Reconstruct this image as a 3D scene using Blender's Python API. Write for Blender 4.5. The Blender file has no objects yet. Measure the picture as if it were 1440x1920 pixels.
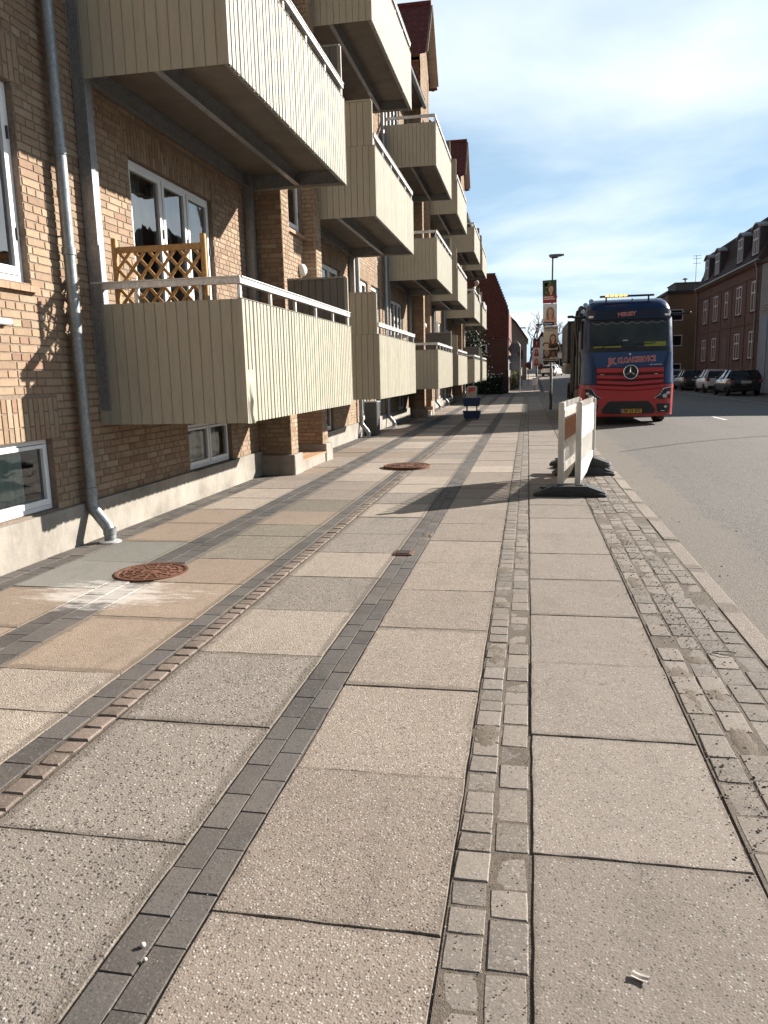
import bpy, bmesh, math, random
from mathutils import Vector, Matrix
R = random.Random(7)
S = bpy.context.scene
COL = S.collection
rad = math.radians

# ------------------------------------------------------------------ camera
CAMZ = 1.47
cd = bpy.data.cameras.new('camera')
cam = bpy.data.objects.new('camera', cd); COL.objects.link(cam)
cd.sensor_fit = 'VERTICAL'; cd.sensor_height = 36.0; cd.lens = 1430/1920*36
cd.clip_start = 0.05; cd.clip_end = 2000
_r = Vector((0.9829146834, 0.1826323156, -0.0228945949))
_u = Vector((-0.0098543943, 0.1764221377, 0.9842652693))
_b = Vector((0.1837977586, -0.9672231731, 0.1752076404))
cam.matrix_world = Matrix(((_r.x, _u.x, _b.x, 0), (_r.y, _u.y, _b.y, 0), (_r.z, _u.z, _b.z, CAMZ), (0, 0, 0, 1)))
S.camera = cam

# ------------------------------------------------------------------ daylight
SUN = Vector((0.726, 0.553, 0.408)).normalized()
EL = math.asin(SUN.z); AZ = math.atan2(SUN.x, SUN.y)
w = bpy.data.worlds.new('World'); S.world = w; w.use_nodes = True
wn = w.node_tree.nodes; wl = w.node_tree.links
for n in list(wn): wn.remove(n)
wo = wn.new('ShaderNodeOutputWorld'); bg = wn.new('ShaderNodeBackground'); sky = wn.new('ShaderNodeTexSky')
sky.sky_type = 'NISHITA'; sky.sun_disc = False; sky.sun_elevation = EL; sky.sun_rotation = AZ
sky.air_density = 0.85; sky.dust_density = 0.3; sky.ozone_density = 2.0; sky.altitude = 10
tc = wn.new('ShaderNodeTexCoord'); sp = wn.new('ShaderNodeSeparateXYZ'); wl.new(tc.outputs['Generated'], sp.inputs[0])
def wmath(op, a, b=None):
    n = wn.new('ShaderNodeMath'); n.operation = op
    for i, x in enumerate((a, b)):
        if x is None: continue
        if isinstance(x, (int, float)): n.inputs[i].default_value = x
        else: wl.new(x, n.inputs[i])
    return n.outputs[0]
zz = wmath('ADD', wmath('MAXIMUM', sp.outputs[2], 0.0), 0.16)
cx = wmath('DIVIDE', sp.outputs[0], zz); cy = wmath('DIVIDE', sp.outputs[1], zz)
cb = wn.new('ShaderNodeCombineXYZ'); wl.new(wmath('MULTIPLY', cx, 0.66), cb.inputs[0]); wl.new(wmath('MULTIPLY', cy, 0.62), cb.inputs[1]); cb.inputs[2].default_value = 5.7
cn = wn.new('ShaderNodeTexNoise'); cn.inputs['Scale'].default_value = 1.15; cn.inputs['Detail'].default_value = 6; cn.inputs['Roughness'].default_value = 0.5; cn.inputs['Distortion'].default_value = 0.35
wl.new(cb.outputs[0], cn.inputs['Vector'])
cr = wn.new('ShaderNodeValToRGB'); wl.new(cn.outputs['Fac'], cr.inputs[0])
cr.color_ramp.elements[0].position = 0.43; cr.color_ramp.elements[0].color = (0.0, 0.0, 0.0, 1)
cr.color_ramp.elements[1].position = 0.66; cr.color_ramp.elements[1].color = (0.95, 0.95, 0.95, 1)
# thin cloud scatters sunlight forwards: bright towards the sun, dim away from it
dt = wn.new('ShaderNodeVectorMath'); dt.operation = 'DOT_PRODUCT'; wl.new(tc.outputs['Generated'], dt.inputs[0]); dt.inputs[1].default_value = SUN
g_ = wmath('POWER', wmath('MULTIPLY', wmath('ADD', dt.outputs['Value'], 1.0), 0.5), 4.0)
lum = wmath('ADD', wmath('MINIMUM', wmath('MULTIPLY', g_, 29.0), 9.5), 1.15)
# a thin veil is brightest where the line of sight through it is long, low in the sky
lum = wmath('MULTIPLY', lum, wmath('SUBTRACT', 1.0, wmath('MULTIPLY', wmath('MAXIMUM', wmath('SUBTRACT', sp.outputs[2], 0.42), 0.0), 1.35)))
def tinted(r, g, b_):
    q = wn.new('ShaderNodeCombineXYZ')
    for i, k in enumerate((r, g, b_)): wl.new(wmath('MULTIPLY', lum, k), q.inputs[i])
    return q.outputs[0]
hz = wmath('POWER', wmath('SUBTRACT', 1.0, wmath('MINIMUM', wmath('MAXIMUM', sp.outputs[2], 0.0), 1.0)), 7.0)
m1 = wn.new('ShaderNodeMix'); m1.data_type = 'RGBA'
wl.new(wmath('ADD', wmath('MULTIPLY', hz, 0.4), 0.55), m1.inputs[0]); wl.new(sky.outputs[0], m1.inputs[6]); wl.new(tinted(0.43, 0.62, 0.79), m1.inputs[7])
cmx = wn.new('ShaderNodeMix'); cmx.data_type = 'RGBA'
wl.new(cr.outputs[0], cmx.inputs[0]); wl.new(m1.outputs[2], cmx.inputs[6]); wl.new(tinted(0.93, 0.99, 1.0), cmx.inputs[7])
wl.new(cmx.outputs[2], bg.inputs[0]); bg.inputs[1].default_value = 0.05
wl.new(bg.outputs[0], wo.inputs[0])
sd = bpy.data.lights.new('sun', 'SUN'); sd.energy = 5.0; sd.angle = rad(0.53); sd.color = (1.0, 0.945, 0.865)
so = bpy.data.objects.new('sun', sd); COL.objects.link(so)
so.rotation_euler = (-SUN).to_track_quat('-Z', 'Y').to_euler(); so.location = (20, 15, 30)
S.view_settings.view_transform = 'Standard'; S.view_settings.look = 'None'
S.view_settings.exposure = 1.32; S.view_settings.gamma = 1.0; S.view_settings.use_curve_mapping = False
S.cycles.max_bounces = 6; S.cycles.diffuse_bounces = 4; S.cycles.glossy_bounces = 4; S.cycles.transparent_max_bounces = 8
S.cycles.caustics_reflective = False; S.cycles.caustics_refractive = False

# ------------------------------------------------------------------ node helper
class NB:
    def __init__(s, name):
        s.m = bpy.data.materials.new(name); s.m.use_nodes = True
        s.t = s.m.node_tree; s.n = s.t.nodes; s.p = s.n['Principled BSDF']; s.out = s.n['Material Output']
    def link(s, a, b):
        s.t.links.new(a, b)
    def put(s, sock, v):
        if v is None: return
        if isinstance(v, bpy.types.NodeSocket): s.link(v, sock)
        elif isinstance(v, (tuple, list)):
            d = sock.default_value
            sock.default_value = tuple(v) + (1,) if len(d) == 4 and len(v) == 3 else v
        else: sock.default_value = v
    def pos(s):
        return s.n.new('ShaderNodeNewGeometry').outputs['Position']
    def obj(s):
        return s.n.new('ShaderNodeTexCoord').outputs['Object']
    def rnd(s):
        return s.n.new('ShaderNodeObjectInfo').outputs['Random']
    def ocol(s):
        return s.n.new('ShaderNodeObjectInfo').outputs['Color']
    def attr(s, name):
        a = s.n.new('ShaderNodeAttribute'); a.attribute_name = name; return a.outputs['Color']
    def scale(s, vec, v):
        m = s.n.new('ShaderNodeVectorMath'); m.operation = 'MULTIPLY'; s.link(vec, m.inputs[0]); m.inputs[1].default_value = v; return m.outputs[0]
    def sep(s, vec):
        m = s.n.new('ShaderNodeSeparateXYZ'); s.link(vec, m.inputs[0]); return m.outputs
    def comb(s, x, y, z):
        m = s.n.new('ShaderNodeCombineXYZ')
        for i, q in enumerate((x, y, z)): s.put(m.inputs[i], q)
        return m.outputs[0]
    def noise(s, scale, vec=None, detail=4, rough=0.55, dist=0.0):
        m = s.n.new('ShaderNodeTexNoise'); m.inputs['Scale'].default_value = scale; m.inputs['Detail'].default_value = detail
        m.inputs['Roughness'].default_value = rough; m.inputs['Distortion'].default_value = dist
        s.link(vec if vec is not None else s.pos(), m.inputs['Vector']); return m.outputs['Fac']
    def voro(s, scale, vec=None, feature='F1', rnd=1.0):
        m = s.n.new('ShaderNodeTexVoronoi'); m.feature = feature; m.inputs['Scale'].default_value = scale; m.inputs['Randomness'].default_value = rnd
        s.link(vec if vec is not None else s.pos(), m.inputs['Vector'])
        return m.outputs['Distance'], (m.outputs['Color'] if feature != 'DISTANCE_TO_EDGE' else None)
    def ramp(s, fac, stops):
        m = s.n.new('ShaderNodeValToRGB'); s.link(fac, m.inputs[0]); e = m.color_ramp.elements
        while len(e) < len(stops): e.new(0.5)
        for i, (p, c) in enumerate(stops):
            e[i].position = p
            if isinstance(c, (int, float)): c = (c, c, c)
            e[i].color = tuple(c) + (1,)
        return m.outputs[0]
    def mix(s, f, a, b, mode='MIX'):
        m = s.n.new('ShaderNodeMix'); m.data_type = 'RGBA'; m.blend_type = mode
        s.put(m.inputs[0], f); s.put(m.inputs[6], a); s.put(m.inputs[7], b); return m.outputs[2]
    def math(s, op, a, b=None, clamp=False):
        m = s.n.new('ShaderNodeMath'); m.operation = op; m.use_clamp = clamp
        s.put(m.inputs[0], a); s.put(m.inputs[1], b); return m.outputs[0]
    def bump(s, h, strength=0.3, dist=0.01, normal=None):
        m = s.n.new('ShaderNodeBump'); m.inputs['Strength'].default_value = strength; m.inputs['Distance'].default_value = dist
        s.link(h, m.inputs['Height'])
        if normal is not None: s.link(normal, m.inputs['Normal'])
        return m.outputs[0]
    def done(s, base=None, rough=0.8, metal=0.0, normal=None, emit=None, es=1.0, spec=None, coat=None):
        s.put(s.p.inputs['Base Color'], base); s.put(s.p.inputs['Roughness'], rough); s.put(s.p.inputs['Metallic'], metal)
        if normal is not None: s.link(normal, s.p.inputs['Normal'])
        if spec is not None: s.p.inputs['Specular IOR Level'].default_value = spec
        if coat is not None: s.p.inputs['Coat Weight'].default_value = coat; s.p.inputs['Coat Roughness'].default_value = 0.05
        if emit is not None: s.put(s.p.inputs['Emission Color'], emit); s.p.inputs['Emission Strength'].default_value = es
        return s.m
MATS = {}
def plain(name, c, rough=0.7, metal=0.0, var=0.12, sc=9.0, bump=0.0, coat=None, grime=0.0):
    if name in MATS: return MATS[name]
    b = NB(name); f = b.noise(sc, b.obj() if grime == 0 else None, 5)
    lo = tuple(x*(1-var) for x in c); hi = tuple(min(1, x*(1+var)) for x in c)
    col = b.ramp(f, [(0.3, lo), (0.7, hi)])
    if grime:
        g = b.noise(2.3, b.scale(b.pos(), (1, 1, 0.35)), 6, 0.65)
        col = b.mix(b.ramp(g, [(0.45, 0.0), (0.75, grime)]), col, tuple(x*0.45 for x in c))
    nrm = b.bump(b.noise(sc*9, None, 4), bump, 0.004) if bump else None
    rr = b.ramp(b.noise(sc*2, None, 3), [(0.3, max(0, rough-0.08)), (0.7, min(1, rough+0.08))])
    MATS[name] = b.done(col, rr, metal, nrm, coat=coat); return MATS[name]

# ------------------------------------------------------------------ mesh helper (world coordinates in, parent space out)
WLOC = {}
class MB:
    def __init__(s): s.v = []; s.f = []; s.mi = []; s.c = []
    def add(s, vs, fs, mi=0, col=None):
        o = len(s.v); s.v.extend([tuple(q) for q in vs])
        for q in fs:
            s.f.append(tuple(i+o for i in q)); s.mi.append(mi); s.c.append(col)
    def box(s, x0, x1, y0, y1, z0, z1, mi=0, col=None):
        s.add([(x0,y0,z0),(x1,y0,z0),(x1,y1,z0),(x0,y1,z0),(x0,y0,z1),(x1,y0,z1),(x1,y1,z1),(x0,y1,z1)],
              [(0,3,2,1),(4,5,6,7),(0,1,5,4),(1,2,6,5),(2,3,7,6),(3,0,4,7)], mi, col)
    def cbox(s, x0, x1, y0, y1, z0, z1, c=0.006, mi=0):
        # box whose edges are chamfered
        X = (x0, x0+c, x1-c, x1); Y = (y0, y0+c, y1-c, y1); Z = (z0, z0+c, z1-c, z1)
        bm = bmesh.new(); bmesh.ops.create_cube(bm, size=1)
        for q in bm.verts: q.co = Vector((x0 if q.co.x < 0 else x1, y0 if q.co.y < 0 else y1, z0 if q.co.z < 0 else z1))
        bmesh.ops.bevel(bm, geom=bm.edges[:], offset=c, segments=1, affect='EDGES'); s.bm(bm, mi)
    def bm(s, bm, mi=0, M=None):
        bm.verts.index_update(); vs = [(M @ q.co if M else q.co.copy()) for q in bm.verts]
        s.add(vs, [tuple(q.index for q in f.verts) for f in bm.faces], mi); bm.free()
    def bar(s, a, b, wx, wy, mi=0, up=(0,0,1)):
        a = Vector(a); b = Vector(b); d = (b-a).normalized(); u = Vector(up)
        if abs(d.dot(u)) > 0.95: u = Vector((0,1,0))
        e = d.cross(u).normalized(); g = e.cross(d)
        vs = [p + e*sx*wx/2 + g*sy*wy/2 for p in (a, b) for sx, sy in ((-1,-1),(1,-1),(1,1),(-1,1))]
        s.add(vs, [(0,1,2,3)[::-1],(4,5,6,7),(0,1,5,4),(1,2,6,5),(2,3,7,6),(3,0,4,7)], mi)
    def tube(s, pts, r, n=10, mi=0, cap=True):
        pts = [Vector(p) for p in pts]; rs = r if isinstance(r, (list, tuple)) else [r]*len(pts)
        rings = []; prev = None
        for i, p in enumerate(pts):
            d = (pts[min(i+1, len(pts)-1)] - pts[max(i-1, 0)]).normalized()
            if prev is None:
                u = Vector((0,0,1)) if abs(d.z) < 0.9 else Vector((1,0,0))
                e = d.cross(u).normalized()
            else: e = (prev - d*prev.dot(d)).normalized()
            prev = e; g = d.cross(e)
            rings.append([p + (e*math.cos(2*math.pi*k/n) + g*math.sin(2*math.pi*k/n))*rs[i] for k in range(n)])
        fs = []
        for i in range(len(pts)-1):
            for k in range(n):
                fs.append((i*n+k, i*n+(k+1)%n, (i+1)*n+(k+1)%n, (i+1)*n+k))
        if cap: fs.append(tuple(range(n))[::-1]); fs.append(tuple((len(pts)-1)*n+k for k in range(n)))
        s.add([q for r_ in rings for q in r_], fs, mi)
    def lathe(s, c, prof, n=24, mi=0, axis='z'):
        # prof: (radius, offset along axis)
        vs = []
        for r, h in prof:
            for k in range(n):
                a = 2*math.pi*k/n; p = (r*math.cos(a), r*math.sin(a))
                q = {'z': (p[0], p[1], h), 'x': (h, p[0], p[1]), 'y': (p[0], h, p[1])}[axis]
                vs.append((c[0]+q[0], c[1]+q[1], c[2]+q[2]))
        fs = []
        for i in range(len(prof)-1):
            for k in range(n): fs.append((i*n+k, i*n+(k+1)%n, (i+1)*n+(k+1)%n, (i+1)*n+k))
        fs.append(tuple(range(n))[::-1]); fs.append(tuple((len(prof)-1)*n+k for k in range(n)))
        s.add(vs, fs, mi)
    def prism(s, poly, axis, a0, a1, mi=0):
        # poly: 2D points in the plane across the axis ('x': (y,z), 'y': (x,z), 'z': (x,y))
        def P(p, a): return {'x': (a, p[0], p[1]), 'y': (p[0], a, p[1]), 'z': (p[0], p[1], a)}[axis]
        n = len(poly); vs = [P(p, a0) for p in poly] + [P(p, a1) for p in poly]
        fs = [tuple(range(n))[::-1], tuple(range(n, 2*n))] + [(k, (k+1)%n, n+(k+1)%n, n+k) for k in range(n)]
        s.add(vs, fs, mi)
    def loft(s, rings, mi=0, cap=True, closed=True):
        n = len(rings[0]); fs = []
        for i in range(len(rings)-1):
            for k in range(n if closed else n-1): fs.append((i*n+k, i*n+(k+1)%n, (i+1)*n+(k+1)%n, (i+1)*n+k))
        if cap: fs.append(tuple(range(n))[::-1]); fs.append(tuple((len(rings)-1)*n+k for k in range(n)))
        s.add([q for r in rings for q in r], fs, mi)
    def grid(s, fn, us, vs, mi=0):
        nu, nv = len(us), len(vs)
        s.add([fn(u, v) for u in us for v in vs], [(i*nv+j, (i+1)*nv+j, (i+1)*nv+j+1, i*nv+j+1) for i in range(nu-1) for j in range(nv-1)], mi)
    def mesh(s, name, mats, off=(0,0,0), smooth=False, fix=True):
        me = bpy.data.meshes.new(name)
        me.from_pydata([(q[0]-off[0], q[1]-off[1], q[2]-off[2]) for q in s.v], [], s.f)
        if not isinstance(mats, (list, tuple)): mats = [mats]
        for m in mats: me.materials.append(m)
        me.polygons.foreach_set('material_index', s.mi)
        if any(c is not None for c in s.c):
            at = me.color_attributes.new('tint', 'FLOAT_COLOR', 'CORNER'); arr = []
            for p, c in zip(me.polygons, s.c):
                c = c or (0.5, 0.5, 0.5)
                arr.extend((c[0], c[1], c[2], 1.0)*p.loop_total)
            at.data.foreach_set('color', arr)
        if fix and len(s.f) < 60000:
            bm = bmesh.new(); bm.from_mesh(me); bmesh.ops.recalc_face_normals(bm, faces=bm.faces); bm.to_mesh(me); bm.free()
        if smooth:
            me.polygons.foreach_set('use_smooth', [True]*len(me.polygons))
            if smooth is not True: me.set_sharp_from_angle(angle=rad(smooth))
        me.update(); return me
    def build(s, name, mats, parent=None, loc=None, smooth=False, bevel=0, sub=0, fix=True):
        base = Vector(loc) if loc is not None else Vector((0,0,0))
        pw = Vector(WLOC.get(parent.name, (0,0,0))) if parent else Vector((0,0,0))
        if loc is None: base = pw.copy()
        me = s.mesh(name, mats, base, smooth, fix)
        o = bpy.data.objects.new(name, me); COL.objects.link(o)
        o.location = base - pw
        if parent: o.parent = parent
        WLOC[o.name] = tuple(base)
        if bevel:
            md = o.modifiers.new('bevel', 'BEVEL'); md.width = bevel; md.segments = 2; md.limit_method = 'ANGLE'; md.angle_limit = rad(40)
        if sub:
            md = o.modifiers.new('sub', 'SUBSURF'); md.levels = sub; md.render_levels = sub
        return o
def tag(o, label=None, cat=None, group=None, kind=None):
    if label: o['label'] = label
    if cat: o['category'] = cat
    if group: o['group'] = group
    if kind: o['kind'] = kind
    return o
def thing(name, label, cat, loc, group=None):
    o = bpy.data.objects.new(name, None); COL.objects.link(o); o.location = loc; o.empty_display_size = 0.2
    WLOC[o.name] = tuple(loc); return tag(o, label, cat, group)
def piece(name, me, parent, loc, rot=None, col=None, kind=None):
    o = bpy.data.objects.new(name, me); COL.objects.link(o)
    pw = Vector(WLOC.get(parent.name, (0,0,0))); o.parent = parent; o.location = Vector(loc) - pw
    if rot: o.rotation_euler = rot
    if col: o.color = tuple(col) + (1,)
    WLOC[o.name] = tuple(loc)
    if kind: o['kind'] = kind
    return o
def copy_tree(o, parent, delta=(0,0,0)):
    c = o.copy(); COL.objects.link(c); c.parent = parent
    c.location = Vector(o.location) + Vector(delta)
    for ch in list(o.children): copy_tree(ch, c)
    return c
def text_mesh(txt, size, depth=0.004, bold=0.0, align='CENTER'):
    cu = bpy.data.curves.new('txt', 'FONT'); cu.body = txt; cu.size = size; cu.extrude = depth; cu.offset = bold
    cu.align_x = align; cu.align_y = 'CENTER'; cu.resolution_u = 2
    o = bpy.data.objects.new('txt', cu); COL.objects.link(o)
    dg = bpy.context.evaluated_depsgraph_get(); me = bpy.data.meshes.new_from_object(o.evaluated_get(dg))
    bpy.data.objects.remove(o); return me
def put_text(name, txt, size, m, parent, loc, width=None, bold=0.0, depth=0.004, rot=(rad(90), 0, 0)):
    me = text_mesh(txt, size, depth, bold); me.materials.clear(); me.materials.append(m)
    o = piece(name, me, parent, loc, rot)
    if width:
        xs = [q.co.x for q in me.vertices]; k = width/(max(xs)-min(xs)); me.transform(Matrix.Diagonal((k, 1, 1, 1)))
    return o

# ------------------------------------------------------------------ materials
def chalk_mix(b, col):
    # dried plaster splashed beside the manhole: a stain with its own place
    p = b.pos(); x, y, z = b.sep(p)
    dx = b.math('DIVIDE', b.math('ADD', x, 2.90), 0.80); dy = b.math('DIVIDE', b.math('SUBTRACT', y, 4.76), 0.50)
    d = b.math('SQRT', b.math('ADD', b.math('MULTIPLY', dx, dx), b.math('MULTIPLY', dy, dy)))
    d = b.math('ADD', d, b.math('MULTIPLY', b.math('SUBTRACT', b.noise(7, b.scale(p, (0.6, 1.6, 1)), 8, 0.72), 0.5), 2.6))
    return b.mix(b.ramp(d, [(0.25, 0.65), (0.75, 0.0)]), col, (0.62, 0.58, 0.53))
def slab_mat(name, base, stones, amount, scale, rough_h, chalk=False, patch=0.25):
    b = NB(name); p = b.pos()
    big = b.noise(1.1, p, 5, 0.6); med = b.noise(9, p, 6, 0.65)
    col = b.mix(b.ramp(big, [(0.35, 0.0), (0.7, patch)]), base, tuple(x*0.62 for x in base))
    col = b.mix(b.ramp(med, [(0.38, 0.0), (0.72, 0.30)]), col, tuple(min(1, x*1.35) for x in base))
    wp = b.n.new('ShaderNodeVectorMath'); wp.operation = 'ADD'; b.link(p, wp.inputs[0])
    nz = b.n.new('ShaderNodeTexNoise'); nz.inputs['Scale'].default_value = 60; b.link(p, nz.inputs['Vector'])
    sc = b.n.new('ShaderNodeVectorMath'); sc.operation = 'SCALE'; b.link(nz.outputs['Color'], sc.inputs[0]); sc.inputs['Scale'].default_value = 0.006
    b.link(sc.outputs[0], wp.inputs[1])
    d, c = b.voro(scale, wp.outputs[0]); r, g, bl = b.sep(c)
    stone = b.ramp(r, [(i/len(stones), s_) for i, s_ in enumerate(stones)])
    b.n[-1].color_ramp.interpolation = 'CONSTANT'
    m1 = b.math('MULTIPLY', b.math('LESS_THAN', g, amount), b.ramp(d, [(0.30, 1.0), (0.52, 0.0)]))
    col = b.mix(m1, col, stone)
    d2, c2 = b.voro(scale*2.3, p); r2, g2, _ = b.sep(c2)
    col = b.mix(b.math('MULTIPLY', b.math('LESS_THAN', g2, 0.5), 0.5), col, b.mix(r2, tuple(x*0.45 for x in base), tuple(min(1, x*1.6) for x in base)))
    # trodden gum and drips, and broad stains that run on from slab to slab
    dg, cg = b.voro(3.1, b.scale(p, (1, 1, 0))); rg, gg, _ = b.sep(cg)
    spot = b.math('MULTIPLY', b.math('LESS_THAN', gg, 0.38), b.ramp(b.math('ADD', dg, b.math('MULTIPLY', b.noise(45, p, 3), 0.05)), [(0.055, 1.0), (0.085, 0.0)]))
    col = b.mix(b.math('MULTIPLY', spot, 0.55), col, tuple(x*0.4 for x in base))
    col = b.mix(b.ramp(b.noise(2.4, b.scale(p, (1.6, 0.7, 1)), 8, 0.72, 0.6), [(0.52, 0.0), (0.72, 0.38)]), col, tuple(x*0.5 for x in base))
    tone = b.math('ADD', b.math('MULTIPLY', b.rnd(), 0.20), 0.90)
    col = b.mix(1.0, col, b.comb(tone, tone, tone), 'MULTIPLY')
    ox, oy, _ = b.sep(b.obj())
    ed = b.math('MAXIMUM', b.math('DIVIDE', b.math('ABSOLUTE', ox), 0.325), b.math('DIVIDE', b.math('ABSOLUTE', oy), 0.405))
    ed = b.math('ADD', ed, b.math('MULTIPLY', b.math('SUBTRACT', b.noise(13, p, 6, 0.7), 0.5), 0.22))
    col = b.mix(b.ramp(ed, [(0.94, 0.0), (1.02, 0.45)]), col, (0.085,0.068,0.052))
    if chalk: col = chalk_mix(b, col)
    h = b.math('ADD', b.math('MULTIPLY', b.math('SUBTRACT', 0.6, d), m1), b.math('MULTIPLY', b.noise(140, p, 3), 0.9))
    n = b.bump(h, rough_h, 0.006)
    n = b.bump(b.noise(4, p, 5), 0.25, 0.02, n)
    return b.done(col, 0.9, 0, n, spec=0.25)
M_tan = slab_mat('fine_tan_concrete', (0.256,0.209,0.172), [(0.065,0.055,0.048),(0.40,0.36,0.315),(0.14,0.115,0.098),(0.48,0.45,0.41),(0.26,0.21,0.17)], 0.7, 112, 0.42)
M_smooth = slab_mat('worn_tan_concrete', (0.236,0.200,0.169), [(0.075,0.065,0.058),(0.32,0.29,0.26),(0.14,0.12,0.104),(0.42,0.39,0.36)], 0.36, 112, 0.32)
M_grey = slab_mat('coarse_grey_concrete', (0.240,0.207,0.177), [(0.04,0.037,0.036),(0.34,0.31,0.275),(0.065,0.058,0.052),(0.10,0.09,0.08),(0.42,0.39,0.35)], 0.5, 72, 0.7)
M_pale = slab_mat('pale_pebble_concrete', (0.33,0.275,0.225), [(0.14,0.11,0.09),(0.46,0.40,0.34),(0.24,0.19,0.155),(0.52,0.48,0.43)], 0.62, 92, 0.65)
M_orange = slab_mat('ochre_concrete', (0.265,0.205,0.156), [(0.14,0.105,0.08),(0.36,0.28,0.21),(0.23,0.165,0.118),(0.42,0.36,0.30)], 0.55, 120, 0.5, chalk=True)
M_cool = slab_mat('cool_grey_concrete', (0.20,0.192,0.168), [(0.18,0.18,0.17),(0.3,0.3,0.28)], 0.2, 120, 0.2, chalk=True)
M_olive = slab_mat('mossy_concrete', (0.20,0.172,0.135), [(0.1,0.09,0.07),(0.38,0.33,0.26),(0.16,0.14,0.1),(0.44,0.4,0.34)], 0.6, 100, 0.6, patch=0.55)
def paver_mat(name, base, worn, dust, src='obj', chalk=False):
    b = NB(name); p = b.pos()
    rnd = b.rnd() if src == 'obj' else b.sep(b.attr('tint'))[0]
    tone = b.math('ADD', b.math('MULTIPLY', rnd, 0.7), 0.65)
    col = b.mix(1.0, base, b.comb(tone, tone, tone), 'MULTIPLY')
    col = b.mix(b.ramp(b.noise(7, p, 8, 0.7), [(0.35, 0.0), (0.85, 0.7)]), col, worn)
    col = b.mix(b.ramp(b.noise(1.6, p, 4, 0.6), [(0.45, 0.0), (0.8, dust)]), col, (0.235,0.188,0.145))
    d, c = b.voro(170, p); r, g, _ = b.sep(c)
    col = b.mix(b.math('MULTIPLY', b.math('LESS_THAN', g, 0.25), 0.6), col, b.mix(r, tuple(x*0.5 for x in base), tuple(min(1, x*2.2) for x in base)))
    if chalk: col = chalk_mix(b, col)
    n = b.bump(b.noise(120, p, 4), 0.35, 0.004); n = b.bump(b.noise(22, p, 4), 0.25, 0.006, n)
    return b.done(col, 0.85, 0, n, spec=0.3)
M_dark = paver_mat('dark_paver_concrete', (0.082,0.074,0.068), (0.125,0.113,0.103), 0.35, chalk=True)
M_dark_s = paver_mat('dark_paver_concrete_far', (0.082,0.074,0.068), (0.125,0.113,0.103), 0.35, 'tint')
M_sett = paver_mat('grey_sett_concrete', (0.180,0.155,0.133), (0.245,0.212,0.180), 0.7)
M_sett_s = paver_mat('grey_sett_concrete_far', (0.180,0.155,0.133), (0.245,0.212,0.180), 0.7, 'tint')
M_cob = paver_mat('brown_granite', (0.155,0.120,0.099), (0.23,0.185,0.152), 0.45)
M_cob_s = paver_mat('brown_granite_far', (0.155,0.120,0.099), (0.23,0.185,0.152), 0.45, 'tint')
M_kerb = slab_mat('pink_granite', (0.25,0.213,0.182), [(0.16,0.12,0.1),(0.5,0.4,0.32),(0.26,0.19,0.15),(0.55,0.48,0.42)], 0.8, 160, 0.8)
b = NB('sandy_joint_dirt'); p = b.pos()
col = b.ramp(b.noise(40, p, 6, 0.7), [(0.3, (0.06,0.047,0.036)), (0.6, (0.135,0.107,0.082)), (0.85, (0.21,0.17,0.13))])
M_dirt = b.done(col, 0.95, 0, b.bump(b.noise(160, p, 5), 0.8, 0.008))
b = NB('asphalt'); p = b.pos(); x, y, z = b.sep(p)
col = b.ramp(b.noise(0.5, b.scale(p, (1.6, 0.35, 1)), 6, 0.6), [(0.3, (0.122,0.112,0.102)), (0.7, (0.158,0.145,0.132))])
wp_ = b.noise(1.0, b.scale(p, (1.1, 0.02, 0)), 3)
col = b.mix(b.ramp(wp_, [(0.4, 0.0), (0.62, 0.35)]), col, (0.185,0.168,0.15))
col = b.mix(b.ramp(b.noise(0.35, p, 7, 0.7), [(0.55, 0.0), (0.7, 0.3)]), col, (0.075,0.07,0.066))
d, c = b.voro(95, p); r, g, _ = b.sep(c)
col = b.mix(b.math('MULTIPLY', b.math('LESS_THAN', g, 0.55), 0.75), col, b.ramp(r, [(0.0, (0.05,0.047,0.045)), (0.5, (0.15,0.138,0.125)), (1.0, (0.30,0.275,0.25))]))
edge = b.math('ADD', b.math('SUBTRACT', x, 1.32), b.math('MULTIPLY', b.noise(2.2, p, 6, 0.65), -1.0))
col = b.mix(b.ramp(edge, [(0.0, 0.55), (0.12, 0.0)]), col, (0.21,0.175,0.142))
M_asph = b.done(col, 0.9, 0, b.bump(b.math('ADD', d, b.noise(200, p, 2)), 0.6, 0.006), spec=0.3)
b = NB('distant_ground'); p = b.pos()
M_ground = b.done(b.ramp(b.noise(0.3, p, 6), [(0.35, (0.17,0.15,0.125)), (0.65, (0.24,0.21,0.175))]), 0.95)
def brick_m(name, src):
    b = NB(name); p = b.pos(); base = b.ocol() if src == 'obj' else b.attr('tint')
    col = b.mix(b.ramp(b.noise(26, p, 6, 0.7), [(0.38, 0.0), (0.75, 0.5)]), base, b.mix(1.0, base, (0.55,0.5,0.46), 'MULTIPLY'))
    col = b.mix(b.ramp(b.noise(2.1, b.scale(p, (1,1,0.4)), 6, 0.65), [(0.46, 0.0), (0.78, 0.42)]), col, (0.12,0.078,0.05))
    n = b.bump(b.noise(130, p, 5, 0.6), 0.5, 0.004)
    return b.done(col, 0.88, 0, n, spec=0.25)
M_brick = brick_m('yellow_brick', 'obj'); M_brick_s = brick_m('yellow_brick_mass', 'tint')
b = NB('brown_mortar'); p = b.pos()
M_mortar = b.done(b.ramp(b.noise(30, p, 5, 0.6), [(0.3, (0.15,0.105,0.075)), (0.7, (0.25,0.19,0.14))]), 0.95, 0, b.bump(b.noise(180, p, 4), 0.6, 0.004))
b = NB('plinth_render'); p = b.pos(); x, y, z = b.sep(p)
col = b.ramp(b.noise(1.7, p, 7, 0.65, 0.3), [(0.35, (0.21,0.185,0.155)), (0.5, (0.29,0.26,0.22)), (0.7, (0.36,0.325,0.28))])
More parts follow.
